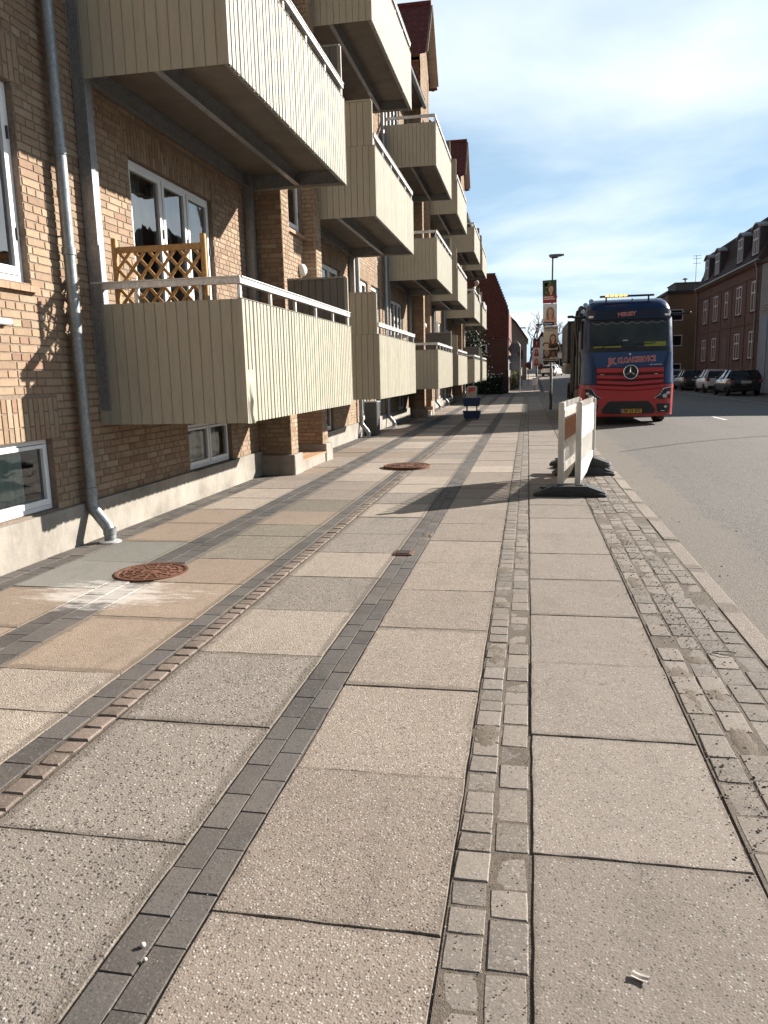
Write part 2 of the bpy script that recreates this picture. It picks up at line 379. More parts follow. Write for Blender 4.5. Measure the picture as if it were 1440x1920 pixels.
col = b.mix(b.ramp(b.noise(3.2, b.scale(p, (1, 1.5, 0.5)), 7, 0.7), [(0.5, 0.0), (0.72, 0.6)]), col, (0.16,0.145,0.125))
col = b.mix(b.math('MULTIPLY', b.math('LESS_THAN', b.noise(300, p, 2), 0.4), 0.25), col, (0.2,0.17,0.14))
M_plinth = b.done(col, 0.92, 0, b.bump(b.noise(70, p, 6, 0.7), 0.6, 0.008))
def clad(name, c):
    b = NB(name); p = b.pos()
    col = b.mix(b.ramp(b.noise(1.3, b.scale(p, (1, 1, 0.35)), 6, 0.6), [(0.4, 0.0), (0.8, 0.35)]), c, tuple(x*0.72 for x in c))
    col = b.mix(b.ramp(b.noise(14, b.scale(p, (2, 2, 0.25)), 6, 0.7), [(0.48, 0.0), (0.8, 0.42)]), col, (0.2,0.175,0.14))
    return b.done(col, b.ramp(b.noise(5, p), [(0.3, 0.42), (0.7, 0.6)]), 0, b.bump(b.noise(3, b.scale(p, (1,1,0.3)), 3), 0.15, 0.01), spec=0.4)
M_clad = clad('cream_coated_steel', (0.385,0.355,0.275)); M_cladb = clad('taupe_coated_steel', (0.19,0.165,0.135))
def zinc(name, c, metal=0.75, rough=0.42):
    b = NB(name); p = b.pos()
    d, cc = b.voro(70, b.scale(p, (1, 1, 0.6))); r, g, _ = b.sep(cc)
    col = b.mix(r, tuple(x*0.82 for x in c), tuple(min(1, x*1.15) for x in c))
    col = b.mix(b.ramp(b.noise(5, p, 6, 0.7), [(0.45, 0.0), (0.75, 0.5)]), col, tuple(x*0.6 for x in c))
    return b.done(col, b.ramp(b.noise(9, p), [(0.3, rough-0.08), (0.7, rough+0.1)]), metal, b.bump(b.noise(12, p, 3), 0.12, 0.01))
M_zinc = zinc('weathered_zinc', (0.25,0.265,0.27), 0.55, 0.45); M_galv = zinc('galvanised_steel', (0.27,0.275,0.28), 0.55, 0.5); M_alu = zinc('dull_aluminium', (0.60,0.59,0.57), 0.35, 0.42)
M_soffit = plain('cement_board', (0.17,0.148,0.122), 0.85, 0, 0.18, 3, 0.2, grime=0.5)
M_white = plain('white_window_paint', (0.72,0.72,0.72), 0.45, 0, 0.05, 6)
b = NB('window_glass')
gl = b.n.new('ShaderNodeBsdfGlossy'); gl.inputs['Roughness'].default_value = 0.02
tr = b.n.new('ShaderNodeBsdfTransparent'); tr.inputs[0].default_value = (0.72,0.80,0.76,1)
lw = b.n.new('ShaderNodeFresnel'); lw.inputs['IOR'].default_value = 3.6
geo = b.n.new('ShaderNodeNewGeometry')
nb_ = b.bump(b.noise(1.6, b.pos(), 2), 0.12, 0.05); b.link(nb_, gl.inputs['Normal'])
mx = b.n.new('ShaderNodeMixShader'); b.link(lw.outputs[0], mx.inputs[0]); b.link(tr.outputs[0], mx.inputs[1]); b.link(gl.outputs[0], mx.inputs[2]); b.link(mx.outputs[0], b.out.inputs[0])
b.n.remove(b.p); M_glass = b.m
M_lowglass = M_glass.copy(); M_lowglass.name = 'cellar_glass'
for n in M_lowglass.node_tree.nodes:
    if n.type == 'FRESNEL': n.inputs['IOR'].default_value = 1.9
M_darkglass = plain('dark_car_glass', (0.012,0.015,0.018), 0.06, 0, 0.2)
M_curtain = plain('pale_curtain', (0.62,0.66,0.62), 0.9, 0, 0.12, 4)
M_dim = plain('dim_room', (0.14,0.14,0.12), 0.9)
M_sill = plain('sill_brick', (0.34,0.2,0.125), 0.85, 0, 0.2, 20, 0.4)
M_stoop = plain('orange_stoop_tile', (0.47,0.27,0.15), 0.75, 0, 0.15, 12, 0.2)
M_rust = NB('rusty_iron'); b = M_rust; p = b.pos()
M_rust = b.done(b.ramp(b.noise(35, p, 7, 0.7), [(0.3, (0.055,0.024,0.014)), (0.55, (0.15,0.060,0.031)), (0.8, (0.24,0.105,0.058))]), 0.8, 0.15, b.bump(b.noise(90, p, 5), 0.7, 0.006))
M_black = plain('black_rubber', (0.022,0.022,0.023), 0.6, 0, 0.25, 12, 0.15)
M_plastic = plain('white_barrier_plastic', (0.60,0.565,0.51), 0.5, 0, 0.10, 6, 0, grime=0.5)
M_tape = plain('faded_orange_film', (0.52,0.22,0.10), 0.5, 0, 0.15, 8)
M_wood = NB('golden_trellis_wood'); b = M_wood; p = b.obj()
M_wood = b.done(b.ramp(b.noise(30, b.scale(p, (1, 1, 1)), 5), [(0.3, (0.30,0.155,0.05)), (0.7, (0.47,0.27,0.10))]), 0.6)
def tile_m(name, c):
    b = NB(name); p = b.pos()
    col = b.ramp(b.noise(7, p, 6, 0.7), [(0.3, tuple(x*0.55 for x in c)), (0.55, c), (0.8, tuple(x*1.4 for x in c))])
    return b.done(col, 0.8, 0, b.bump(b.noise(60, p, 4), 0.4, 0.006))
M_tile = tile_m('red_clay_tile', (0.155,0.05,0.036)); M_tile_d = tile_m('dark_clay_tile', (0.07,0.036,0.03))
def brick_tex(name, c1, c2, mortar, flip=False, scale=1.0):
    b = NB(name); p = b.pos(); x, y, z = b.sep(p)
    br = b.n.new('ShaderNodeTexBrick'); br.inputs['Scale'].default_value = 1.0/scale
    br.inputs['Brick Width'].default_value = 0.24; br.inputs['Row Height'].default_value = 0.067; br.inputs['Mortar Size'].default_value = 0.008
    b.put(br.inputs['Color1'], c1); b.put(br.inputs['Color2'], c2); b.put(br.inputs['Mortar'], mortar)
    b.link(b.comb(x if flip else y, z, 0.0), br.inputs['Vector'])
    col = b.mix(b.ramp(b.noise(0.8, p, 6), [(0.4, 0.0), (0.75, 0.4)]), br.outputs['Color'], tuple(q*0.55 for q in c1))
    return b.done(col, 0.9, 0, b.bump(br.outputs['Fac'], -0.3, 0.006))
M_redbrick = brick_tex('red_brick', (0.215,0.118,0.083), (0.165,0.090,0.064), (0.18,0.135,0.105))
M_redbrick_x = brick_tex('red_brick_gable', (0.155,0.058,0.042), (0.12,0.046,0.035), (0.13,0.085,0.07), True)
M_yelbrick_x = brick_tex('ochre_brick', (0.25,0.18,0.115), (0.21,0.15,0.095), (0.2,0.16,0.12), True)
M_render = plain('grey_render', (0.33,0.34,0.35), 0.9, 0, 0.1, 2, 0.2)
M_beige = plain('beige_render', (0.36,0.29,0.225), 0.9, 0, 0.12, 2, 0.2)
M_whitewall = plain('white_render', (0.68,0.66,0.63), 0.9, 0, 0.06, 2)

# ================================================================== GROUND, ROAD, PAVEMENT
def zg(y): return 0.0 if y < 61 else (0.030*(y-61) if y < 150 else 2.67 + 0.004*(y-150))
def frange(a, b, st):
    n = max(1, int(round((b-a)/st))); return [a + (b-a)*i/n for i in range(n+1)]
m = MB(); m.grid(lambda x, y: (x, y, zg(y)-0.22), [-700, -60, -20, 0, 20, 60, 700], [-60, 0, 30, 61, 75, 100, 150, 300, 900])
tag(m.build('ground', M_ground), kind='structure')
def zroad(x, y): return zg(y) - 0.085 + 0.06*max(0.0, 1-((x-5.8)/4.5)**2)
m = MB(); m.grid(lambda x, y: (x, y, zroad(x, y)), [1.25+9.1*i/16 for i in range(17)], [-40, 0, 20, 40, 61, 70, 80, 100, 120, 150, 200])
tag(m.build('road', M_asph, smooth=True), kind='structure')
m = MB(); m.grid(lambda x, y: (x, y, zg(y)-0.088), [10.352, 13.3], [-40, 30, 61, 75, 100, 150, 200])
tag(m.build('parking_lane', M_asph), kind='structure')
m = MB(); m.grid(lambda x, y: (x, y, zroad(x, y)+0.006), [10.20, 10.34], [-20, 30, 61, 75, 100])
M_paint = plain('road_paint', (0.62,0.58,0.52), 0.8, 0, 0.1, 14)
M_gutter = plain('pale_gutter_setts', (0.36,0.33,0.3), 0.85, 0, 0.2, 14, 0.3)
tag(m.build('gutter_line', M_gutter), kind='structure')
m = MB(); m.box(13.45, 14.6, -40, 61, -0.3, 0.02); m.box(13.3, 13.447, -40, 61, -0.3, 0.03)
tag(m.build('opposite_pavement', plain('plain_concrete', (0.27,0.24,0.21), 0.9, 0, 0.15, 2, 0.2)), kind='structure')
for (ya, yb) in ((23.9, 25.6), (16.5, 17.6)):
    if ya < 20: continue
    m = MB(); m.grid(lambda x, y: (x, y, zroad(x, y)+0.006), [5.66, 5.78], [ya, yb])
    tag(m.build('road_marking', M_paint), kind='structure')
# seam of tar across the carriageway
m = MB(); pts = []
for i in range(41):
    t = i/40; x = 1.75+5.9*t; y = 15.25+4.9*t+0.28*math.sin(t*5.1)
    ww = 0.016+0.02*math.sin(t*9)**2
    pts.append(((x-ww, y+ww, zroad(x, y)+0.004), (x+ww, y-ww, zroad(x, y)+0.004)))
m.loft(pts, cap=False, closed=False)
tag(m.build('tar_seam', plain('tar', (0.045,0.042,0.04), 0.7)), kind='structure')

b = NB('joint_sand'); p = b.pos()
M_joint = b.done(b.ramp(b.noise(60, p, 6, 0.7), [(0.3, (0.08,0.063,0.048)), (0.65, (0.16,0.128,0.1))]), 0.95, 0, b.bump(b.noise(260, p, 4), 0.8, 0.005))
pav = MB(); pav.grid(lambda x, y: (x, y, zg(y)-0.0060), [-4.06, -2.0, 0.0, 1.19], [-3, 10, 30, 61])
PAV = tag(pav.build('pavement', M_dirt), kind='structure')
pv = MB(); pv.grid(lambda x, y: (x, y, zg(y)+0.004), [-3.4, -1.7, 0.0, 0.95], [61.0, 63, 70, 80, 100, 130])
tag(pv.build('far_pavement', plain('far_concrete', (0.30,0.26,0.215), 0.9, 0, 0.12, 3)), kind='structure')

_pc = {}
def slab_mesh(wx, ly, h, c, mat, dome=0.0, seed=0, irr=0.0):
    k_ = (round(wx, 3), round(ly, 3), h, c, mat.name, dome, seed, irr)
    if k_ in _pc: return _pc[k_]
    rr = random.Random(seed+91)
    J = lambda q: rr.uniform(-q, q)
    a, e = wx/2, ly/2; m = MB(); ns = 8 if wx > 0.3 else 2
    cor = [(-a, -e), (a, -e), (a, e), (-a, e)]
    cj = [(p[0]+J(irr), p[1]+J(irr)) for p in cor]; ring = []
    for q in range(4):
        p, n_ = cj[q], cj[(q+1) % 4]
        for i in range(ns):
            t = i/ns; w_ = 0.0 if i == 0 else (0.0030 if wx > 0.3 else irr*0.5)
            ring.append((p[0]+(n_[0]-p[0])*t+J(w_), p[1]+(n_[1]-p[1])*t+J(w_)))
    N = len(ring); vs = []
    for z, ins in ((-h, 0), (-c, 0), (0, c)):
        for i, (x, y) in enumerate(ring):
            k = ins*(1.0 if i % ns else 1.3)
            vs.append((x-math.copysign(min(k, abs(x)), x)*(1 if abs(x) > a*0.8 else 0), y-math.copysign(min(k, abs(y)), y)*(1 if abs(y) > e*0.8 else 0), z))
    fs = [(r_*N+q, r_*N+(q+1) % N, r_*N+N+(q+1) % N, r_*N+N+q) for r_ in range(2) for q in range(N)]
    if dome:
        vs.append((0, 0, dome)); fs += [(2*N+q, 2*N+(q+1) % N, 3*N) for q in range(N)]
    else: fs.append(tuple(2*N+q for q in range(N)))
    m.add(vs, fs); _pc[k_] = m.mesh('pavement_piece', mat); return _pc[k_]

pieces = []   # (kind, mesh, loc, rot, dist, material, stuff material)
def lay(kind, x0, x1, y0, y1, mat, smat, gap=0.006, h=0.05, c=0.005, dz=0.003, dome=0.0, irr=0.0, seeds=1, tilt=0.004):
    wx = x1-x0-gap; ly = y1-y0-gap
    me = slab_mesh(wx, ly, h, c, mat, dome, R.randrange(seeds), irr)
    cxy = ((x0+x1)/2, (y0+y1)/2)
    pieces.append((kind, me, (cxy[0], cxy[1], R.uniform(-dz, dz)), (R.uniform(-tilt, tilt), R.uniform(-tilt, tilt), R.uniform(-tilt, tilt)), math.hypot(cxy[0], cxy[1]), smat))
def lane(x0, x1, cuts, mats, default):
    # cuts: joint positions; afterwards every 0.81 m
    ys = [cuts[0]-0.81*2, cuts[0]-0.81] + list(cuts)
    while ys[-1] < 60.2: ys.append(ys[-1] + 0.81)
    for i in range(len(ys)-1):
        mt = mats[i] if i < len(mats) else default(i, ys[i])
        lay('paving_slab', x0, x1, ys[i], ys[i+1], mt, None, gap=0.006, h=0.055, c=0.0022, dz=0.0026, tilt=0.003, seeds=4, irr=0.0012)
lane(0.026, 0.676, [2.19, 2.995, 3.82, 4.62, 5.47, 6.28, 7.04], [M_smooth]*9, lambda i, y: M_smooth)
lane(-0.864, -0.212, [1.79, 2.605, 3.40, 4.27, 5.085, 5.87, 6.7, 7.5], [M_tan]*10, lambda i, y: M_tan if R.random() < 0.8 else M_pale)
lane(-1.775, -1.066, [2.07, 2.90, 3.75, 4.52, 5.36, 6.16, 6.92, 7.80, 8.65],
     [M_grey, M_grey, M_grey, M_grey, M_pale, M_grey, M_pale, M_grey, M_grey, M_pale, M_grey, M_pale], lambda i, y: R.choice([M_grey, M_pale, M_tan, M_tan]))
lane(-2.745, -2.03, [2.92, 3.385, 4.28, 5.10, 5.85, 6.30, 6.77, 7.31, 8.1],
     [M_pale, M_pale, M_pale, M_orange, M_orange, M_orange, M_olive, M_olive, M_olive, M_orange, M_olive], lambda i, y: R.choice([M_olive, M_pale, M_tan, M_orange]))
lane(-3.75, -3.075, [4.0, 4.88, 5.66, 6.44, 7.38, 8.2],
     [M_orange, M_orange, M_orange, M_cool, M_cool, M_orange, M_orange], lambda i, y: R.choice([M_orange, M_tan, M_pale, M_tan]))
def rows(kind, xs, mat, smat, y0, step, yend=60.0, rnd=0.0, **kw):
    for c_, (xa, xb) in enumerate(xs):
        y = y0 - (step*0.5 if c_ % 2 else 0)
        while y < yend:
            l = step*(1 + R.uniform(-rnd, rnd)); lay(kind, xa, xb, y, y+l, mat, smat, **kw); y += l
rows('dark_paver', [(-1.06, -0.964), (-0.962, -0.868)], M_dark, M_dark_s, 0.9, 0.212, gap=0.003, c=0.0018, dz=0.0016, tilt=0.003)
rows('dark_paver', [(-2.025, -1.905)], M_dark, M_dark_s, 1.2, 0.212, gap=0.003, c=0.0018, dz=0.0016, tilt=0.003)
rows('dark_paver', [(-3.07, -2.912), (-2.91, -2.75)], M_dark, M_dark_s, 2.4, 0.212, gap=0.003, c=0.0018, dz=0.0016, tilt=0.003)
rows('dark_paver', [(-4.04, -3.9), (-3.897, -3.757)], M_dark, M_dark_s, 3.4, 0.212, gap=0.004, c=0.002, dz=0.002)
rows('grey_sett', [(-0.206, -0.097)], M_sett, M_sett_s, 0.9, 0.128, rnd=0.22, gap=0.008, c=0.0032, dome=0.001, irr=0.003, seeds=6, dz=0.0025, tilt=0.008)
rows('grey_sett', [(-0.094, 0.018)], M_sett, M_sett_s, 0.9, 0.165, rnd=0.28, gap=0.008, c=0.0032, dome=0.001, irr=0.003, seeds=6, dz=0.0025, tilt=0.008)
rows('brown_cobble', [(-1.89, -1.79)], M_cob, M_cob_s, 1.2, 0.108, rnd=0.14, gap=0.009, c=0.006, dome=0.0015, irr=0.005, seeds=8, dz=0.003, tilt=0.016, h=0.06)
rows('kerb_sett', [(0.69, 0.806), (0.81, 0.925), (0.93, 1.05), (1.055, 1.17)], M_sett, M_sett_s, 1.3, 0.2, rnd=0.1, gap=0.008, c=0.0032, dome=0.001, irr=0.003, seeds=6, dz=0.003, tilt=0.012)
def emit_pieces(parent):
    by = {}
    for p in pieces: by.setdefault(p[0], []).append(p)
    for kind, L in by.items():
        L.sort(key=lambda p: p[4])
        if kind == 'brown_cobble': L = [p for p in L if p[2][1] < 20]
        # those on either side of a manhole are left out
        L = [p for p in L if not (math.hypot(p[2][0]+2.885, p[2][1]-5.37) < 0.29 and kind != 'paving_slab')]
        L = [p for p in L if not (math.hypot(p[2][0]+1.92, p[2][1]-12.2) < 0.40 and kind != 'paving_slab')]
        for p in L[:298]: piece(kind, p[1], parent, p[2], p[3])
        rest = L[298:]
        if not rest: continue
        mb = {}
        for p in rest:
            mt = p[1].materials[0]; sm = p[5] or mt
            g = mb.setdefault(sm.name, [MB(), sm])[0]; t = R.random()
            M = Matrix.Translation(p[2]) @ Matrix.Rotation(p[3][2], 4, 'Z')
            g.add([M @ q.co for q in p[1].vertices], [tuple(f.vertices) for f in p[1].polygons], 0, (t, t, t))
        for g, sm in mb.values():
            o = g.build(kind+'_field', sm, parent, fix=False); o['kind'] = 'stuff'
emit_pieces(PAV)
# granite kerb
KB = MB(); KB.box(1.2, 1.3, -3, 61, -0.32, -0.12); KB = tag(KB.build('kerb', M_dirt), kind='structure')
m = MB(); m.prism([(-0.068, -0.2), (0.062, -0.2), (0.066, -0.016), (0.05, -0.001), (-0.060, 0.002), (-0.068, -0.006)], 'y', -0.496, 0.496); km = m.mesh('kerb_stone', M_kerb)
for i in range(62): piece('kerb_stone', km, KB, (1.252 + R.uniform(-.003, .003), -0.6+i, -0.004 + R.uniform(-.003, .003)), (0, R.uniform(-.02, .02), R.uniform(-.002, .002)))
# crumbs of soil and grit over the setts by the kerb
m = MB()
def pebble(m, x, y, z, r, mi=0):
    a = R.uniform(0, 6.28); s_ = (R.uniform(.7, 1.3), R.uniform(.7, 1.3), R.uniform(.5, .9))
    oct_ = [(1,0,0),(-1,0,0),(0,1,0),(0,-1,0),(0,0,1),(0,0,-1)]
    vs = [(x + r*(q[0]*s_[0]*math.cos(a) - q[1]*s_[1]*math.sin(a)), y + r*(q[0]*s_[0]*math.sin(a) + q[1]*s_[1]*math.cos(a)), z + r*q[2]*s_[2]*0.8) for q in oct_]
    m.add(vs, [(0,2,4),(2,1,4),(1,3,4),(3,0,4),(2,0,5),(1,2,5),(3,1,5),(0,3,5)], mi)
for i in range(5200):
    y = 1.6 + 10*R.random()**1.3; cl = math.sin(y*3.1)+math.sin(y*1.3+1)
    x = R.gauss(0.88, 0.13) if R.random() < 0.75 else R.uniform(0.66, 1.2)
    if not 0.6 < x < 1.2: continue
    if cl < -0.6 and R.random() < 0.75: continue
    pebble(m, x, y, 0.004, R.choice([0.0018, 0.0025, 0.003, 0.004, 0.006]), R.choice([0, 0, 1, 2]))
for i in range(900):
    pebble(m, R.uniform(-0.23, 0.03), 1.3+8*R.random()**1.5, 0.003, R.choice([0.0015, 0.002, 0.003]), R.choice([0, 1, 2]))
for i in range(700):
    pebble(m, R.uniform(-3.6, 0.68), 1.3+9*R.random()**1.3, 0.003, R.choice([0.0012, 0.0018, 0.0025]), R.choice([0, 1, 2]))
for i in range(150):
    x = R.uniform(1.4, 4); y = R.uniform(3, 14); pebble(m, x, y, zroad(x, y)+0.003, R.uniform(0.003, 0.009), 0)
tag(m.build('soil_crumbs', [plain('dark_soil', (0.05,0.036,0.026), 0.95), plain('brown_grit', (0.17,0.12,0.085), 0.95), plain('pale_grit', (0.38,0.32,0.25), 0.95)], fix=False), kind='stuff')
# sand swept into the joints of the setts
for xa, xb in ((-0.207, 0.016), (0.684, 1.176)):
    q = MB(); q.grid(lambda x, y: (x, y, zg(y)-0.0020+0.0014*math.sin(y*7.3+x*31)*math.sin(y*2.9)), frange(xa, xb, 0.05), frange(0.5, 30, 0.12))
    o = q.build('joint_sand', M_joint, PAV, fix=False, smooth=True); o['kind'] = 'stuff'
# sand drifted over the setts
m = MB()
for i in range(26):
    cx_, cy_ = R.choice([(0.75, R.uniform(1.8, 9)), (0.75, R.uniform(1.8, 6)), (0.86, R.uniform(2, 9))]) if i > 5 else [(-0.15, 2.95), (-0.15, 3.9), (-0.15, 4.8), (-0.93, 6.75), (-0.9, 6.95), (-0.17, 5.7)][i]; n = 22; rx, ry = R.uniform(0.045, 0.07), R.uniform(0.06, 0.22)
    nr = [R.uniform(.72, 1.2) for _ in range(n)]; vs = [(cx_, cy_, 0.003)]
    for f, z in ((0.35, 0.003), (0.7, 0.0012), (1.0, -0.004)):
        for k in range(n):
            q = 2*math.pi*k/n; se = 1/max(abs(math.cos(q)), abs(math.sin(q)))**0.6
            vs.append((cx_+rx*f*math.cos(q)*se*nr[k], cy_+ry*f*math.sin(q)*se*nr[(k*3) % n], z+R.uniform(-.0008, .0008)))
    m.add(vs, [(0, 1+k, 1+(k+1) % n) for k in range(n)] + [(1+r_*n+k, 1+r_*n+(k+1) % n, 1+(r_+1)*n+(k+1) % n, 1+(r_+1)*n+k) for r_ in range(2) for k in range(n)])
b = NB('drifted_sand'); p = b.pos()
M_sand = b.done(b.ramp(b.noise(90, p, 6, 0.7), [(0.3, (0.10,0.078,0.058)), (0.7, (0.20,0.16,0.122))]), 0.95, 0, b.bump(b.noise(260, p, 4), 0.8, 0.006))
tag(m.build('drifted_sand', M_sand, smooth=True), kind='stuff')

# covers in the pavement
def manhole(loc, r, label, rim, spokes):
    t = thing('manhole_cover', label, 'manhole cover', loc, 'round manhole covers in the pavement')
    m = MB(); m.lathe(loc, [(r+0.02, -0.04), (r+0.02, rim), (r+0.002, rim+0.002), (r-0.012, rim-0.004), (r-0.012, -0.04)], 40); m.build('frame', M_rust, t, smooth=35)
    m = MB(); top = rim-0.006
    m.lathe(loc, [(r-0.016, -0.04), (r-0.016, top-0.003), (r-0.022, top), (0.02, top), (0.018, top+0.001)], 40); lid = m.build('lid', M_rust, t, smooth=35)
    m = MB()
    for rr in (0.3, 0.55, 0.8):
        q = rr*r; m.lathe(loc, [(q-0.008, top-0.002), (q-0.006, top+0.004), (q+0.006, top+0.004), (q+0.008, top-0.002)], 32)
    for k in range(spokes):
        a = 2*math.pi*k/spokes; c, s_ = math.cos(a), math.sin(a)
        m.bar((loc[0]+c*0.33*r, loc[1]+s_*0.33*r, loc[2]+top+0.001), (loc[0]+c*0.92*r, loc[1]+s_*0.92*r, loc[2]+top+0.001), 0.014, 0.007)
    m.build('raised_pattern', M_rust, lid); return t
manhole((-2.885, 5.37, 0.006), 0.26, 'bright rusty round manhole cover among the grey and ochre slabs near the zinc downpipe', 0.003, 14)
manhole((-1.92, 12.2, 0.012), 0.36, 'larger dark brown manhole cover standing proud of the cobble strip further along the pavement', 0.028, 18)
t = thing('valve_cover', 'small square iron valve cover set in the dark paver strip', 'valve cover', (-1.01, 6.16, 0.008))
m = MB(); m.cbox(-1.09, -0.93, 6.08, 6.24, -0.03, 0.012, 0.004); m.build('frame', M_rust, t)
m = MB(); m.cbox(-1.07, -0.95, 6.10, 6.22, 0.0, 0.018, 0.004); m.build('lid', plain('dark_iron', (0.045,0.035,0.03), 0.7, 0.3), t)
# little finds on the ground
m = MB(); m.cbox(0.305, 0.335, 1.70, 1.735, 0.006, 0.012, 0.003)
M_paper = plain('crumpled_white_paper', (0.34,0.30,0.27), 0.85)
m = MB(); m.grid(lambda u, v: (0.285+u*0.9+v*0.35, 1.722-u*0.35+v*0.9, 0.006+0.003*abs(u)/0.02+0.0015*math.sin(v*300)), [-0.021, -0.012, -0.003, 0.004, 0.012, 0.021], [-0.012, -0.005, 0.003, 0.012])
tag(m.build('paper_scrap', M_paper), 'crumpled pale scrap of paper lying on the nearest right-hand slab', 'litter')
for (x, y, r, lab) in ((-0.985, 1.63, 0.0085, 'small white pebble lying on the dark pavers, larger of the pair'), (-0.955, 1.585, 0.006, 'smaller of two white pebbles lying together on the dark pavers')):
    m = MB(); m.lathe((x, y, 0.001), [(r*0.6, 0), (r, r*0.5), (r*0.8, r*1.1), (r*0.25, r*1.4)], 9)
    tag(m.build('white_pebble', plain('white_stone', (0.55,0.5,0.44), 0.8), smooth=True), lab, 'pebble', 'two white pebbles on the dark pavers')
m = MB(); pts = [(1.02+0.05*math.cos(t_)*(1+.3*math.sin(3*t_)), 4.03+0.028*math.sin(t_), 0.012) for t_ in [2*math.pi*i/18 for i in range(18)]]
m.tube(pts+[pts[0]], 0.0023, 6); tag(m.build('rubber_band', M_black), 'dark loop of rubber band lying on the setts by the kerb', 'rubber band')
m = MB(); m.grid(lambda x, y: (x + 0.02*math.sin(y*40), y + 0.012*math.cos(x*90), 0.012+0.010*math.sin(x*120)), frange(0.915, 0.985, 0.007), frange(2.63, 2.665, 0.006))
tag(m.build('dead_leaf', plain('black_leaf', (0.035,0.025,0.02), 0.8)), 'curled dark dead leaf on the setts at the right edge of the picture', 'leaf')
m = MB(); m.lathe((1.88, 5.65, zroad(1.88, 5.65)), [(0.02, 0), (0.028, 0.02), (0.016, 0.05), (0.004, 0.056)], 8)
tag(m.build('clod', plain('dark_clod', (0.06,0.045,0.035), 0.95)), 'dark clod of earth lying alone on the road near the kerb', 'clod')

# ================================================================== APARTMENT BUILDING (left)
XW = -4.10; PER = 15.7; C0 = 12.4
BLD = thing('apartment_building', 'long yellow brick apartment building with cream steel balconies along the pavement', 'apartment building', (XW, C0, 0))
YA, YB, ZT = 1.0, 51.6, 10.25
PX = -3.58; RX = -3.80                    # front of the stair piers, wall between them
openings = []                              # (y0, y1, z0, z1, kind)
for k in range(-1, 3):
    c = C0 + PER*k
    for s in (-1, 1):
        def seg(a, b_): return tuple(sorted((c + s*a, c + s*b_)))
        for fl in range(3):
            openings.append(seg(2.44, 4.60) + (1.20+3.1*fl, 3.78+3.1*fl, 'french'))
            openings.append(seg(6.43, 7.62) + (2.30+3.1*fl, 3.86+3.1*fl, 'window'))
        openings.append(seg(2.2, 3.6) + (0.36, 0.93, 'cellar'))
        openings.append(seg(6.35, 7.60) + (0.38, 1.0, 'cellar2'))
openings = [o for o in openings if o[0] > YA and o[1] < YB]
bays = [C0 + PER*k for k in range(0, 3)]
def bay_span(c): return (c-1.1, c+1.1)
def wall_rects(y0, y1, z0, z1, ops):
    ys = sorted({y0, y1} | {q for o in ops for q in o[:2] if y0 < q < y1}); out = []
    for a, b_ in zip(ys, ys[1:]):
        mid = (a+b_)/2; cuts = sorted([(o[2], o[3]) for o in ops if o[0] < mid < o[1]]); z = z0
        for ca, cb_ in cuts:
            if ca > z: out.append((a, b_, z, min(ca, z1)))
            z = max(z, cb_)
        if z < z1: out.append((a, b_, z, z1))
    return out
m = MB()
segs = []; y = YA
for c in bays: segs.append((y, c-1.1)); y = c+1.1
segs.append((y, YB))
for (a, b_) in segs:
    for (p, q, r_, t_) in wall_rects(a, b_, 0.36, ZT, openings):
        m.add([(XW, p, r_), (XW, q, r_), (XW, q, t_), (XW, p, t_)], [(0, 1, 2, 3)])
DEP = 0.32
for (p, q, r_, t_, kd) in openings:         # reveals and the dim room behind
    m.add([(XW, p, r_), (XW, q, r_), (XW, q, t_), (XW, p, t_), (XW-DEP, p, r_), (XW-DEP, q, r_), (XW-DEP, q, t_), (XW-DEP, p, t_)],
          [(0, 4, 5, 1), (1, 5, 6, 2), (2, 6, 7, 3), (3, 7, 4, 0)])
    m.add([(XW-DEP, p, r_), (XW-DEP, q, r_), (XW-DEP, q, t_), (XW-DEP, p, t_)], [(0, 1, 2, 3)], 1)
m.add([(XW, YA, 0), (XW-9, YA, 0), (XW-9, YA, ZT), (XW, YA, ZT)], [(0, 1, 2, 3)]); m.add([(XW, YB, 0), (XW-9, YB, 0), (XW-9, YB, ZT), (XW, YB, ZT)], [(0, 1, 2, 3)])
stair_ops = {}
for c in bays:
    so_ = [(c-0.62, c+0.72, 3.86+3.1*f, 5.1+3.1*f) for f in range(2)]
    stair_ops[c] = so_
    for (p, q, r_, t_) in wall_rects(c-0.75, c+0.75, 2.45, 11.2, so_):
        m.add([(RX, p, r_), (RX, q, r_), (RX, q, t_), (RX, p, t_)], [(0, 1, 2, 3)])
    for (p, q, r_, t_) in so_:
        m.add([(RX, p, r_), (RX, q, r_), (RX, q, t_), (RX, p, t_), (RX-.3, p, r_), (RX-.3, q, r_), (RX-.3, q, t_), (RX-.3, p, t_)], [(0, 4, 5, 1), (1, 5, 6, 2), (2, 6, 7, 3), (3, 7, 4, 0)])
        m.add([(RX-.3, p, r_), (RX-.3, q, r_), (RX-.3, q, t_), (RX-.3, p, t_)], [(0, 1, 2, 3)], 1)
    for s in (-1, 1):
        a, b_ = sorted((c+s*0.75, c+s*1.1))
        m.box(-4.7, PX, a, b_, 0.30, 11.75)
    m.box(-4.7, -4.55, c-0.75, c+0.75, 0, 2.45, 1); m.box(-4.55, RX, c-0.75, c+0.75, 2.44, 2.46)
m.build('wall', [M_mortar, M_dim], BLD, fix=False)

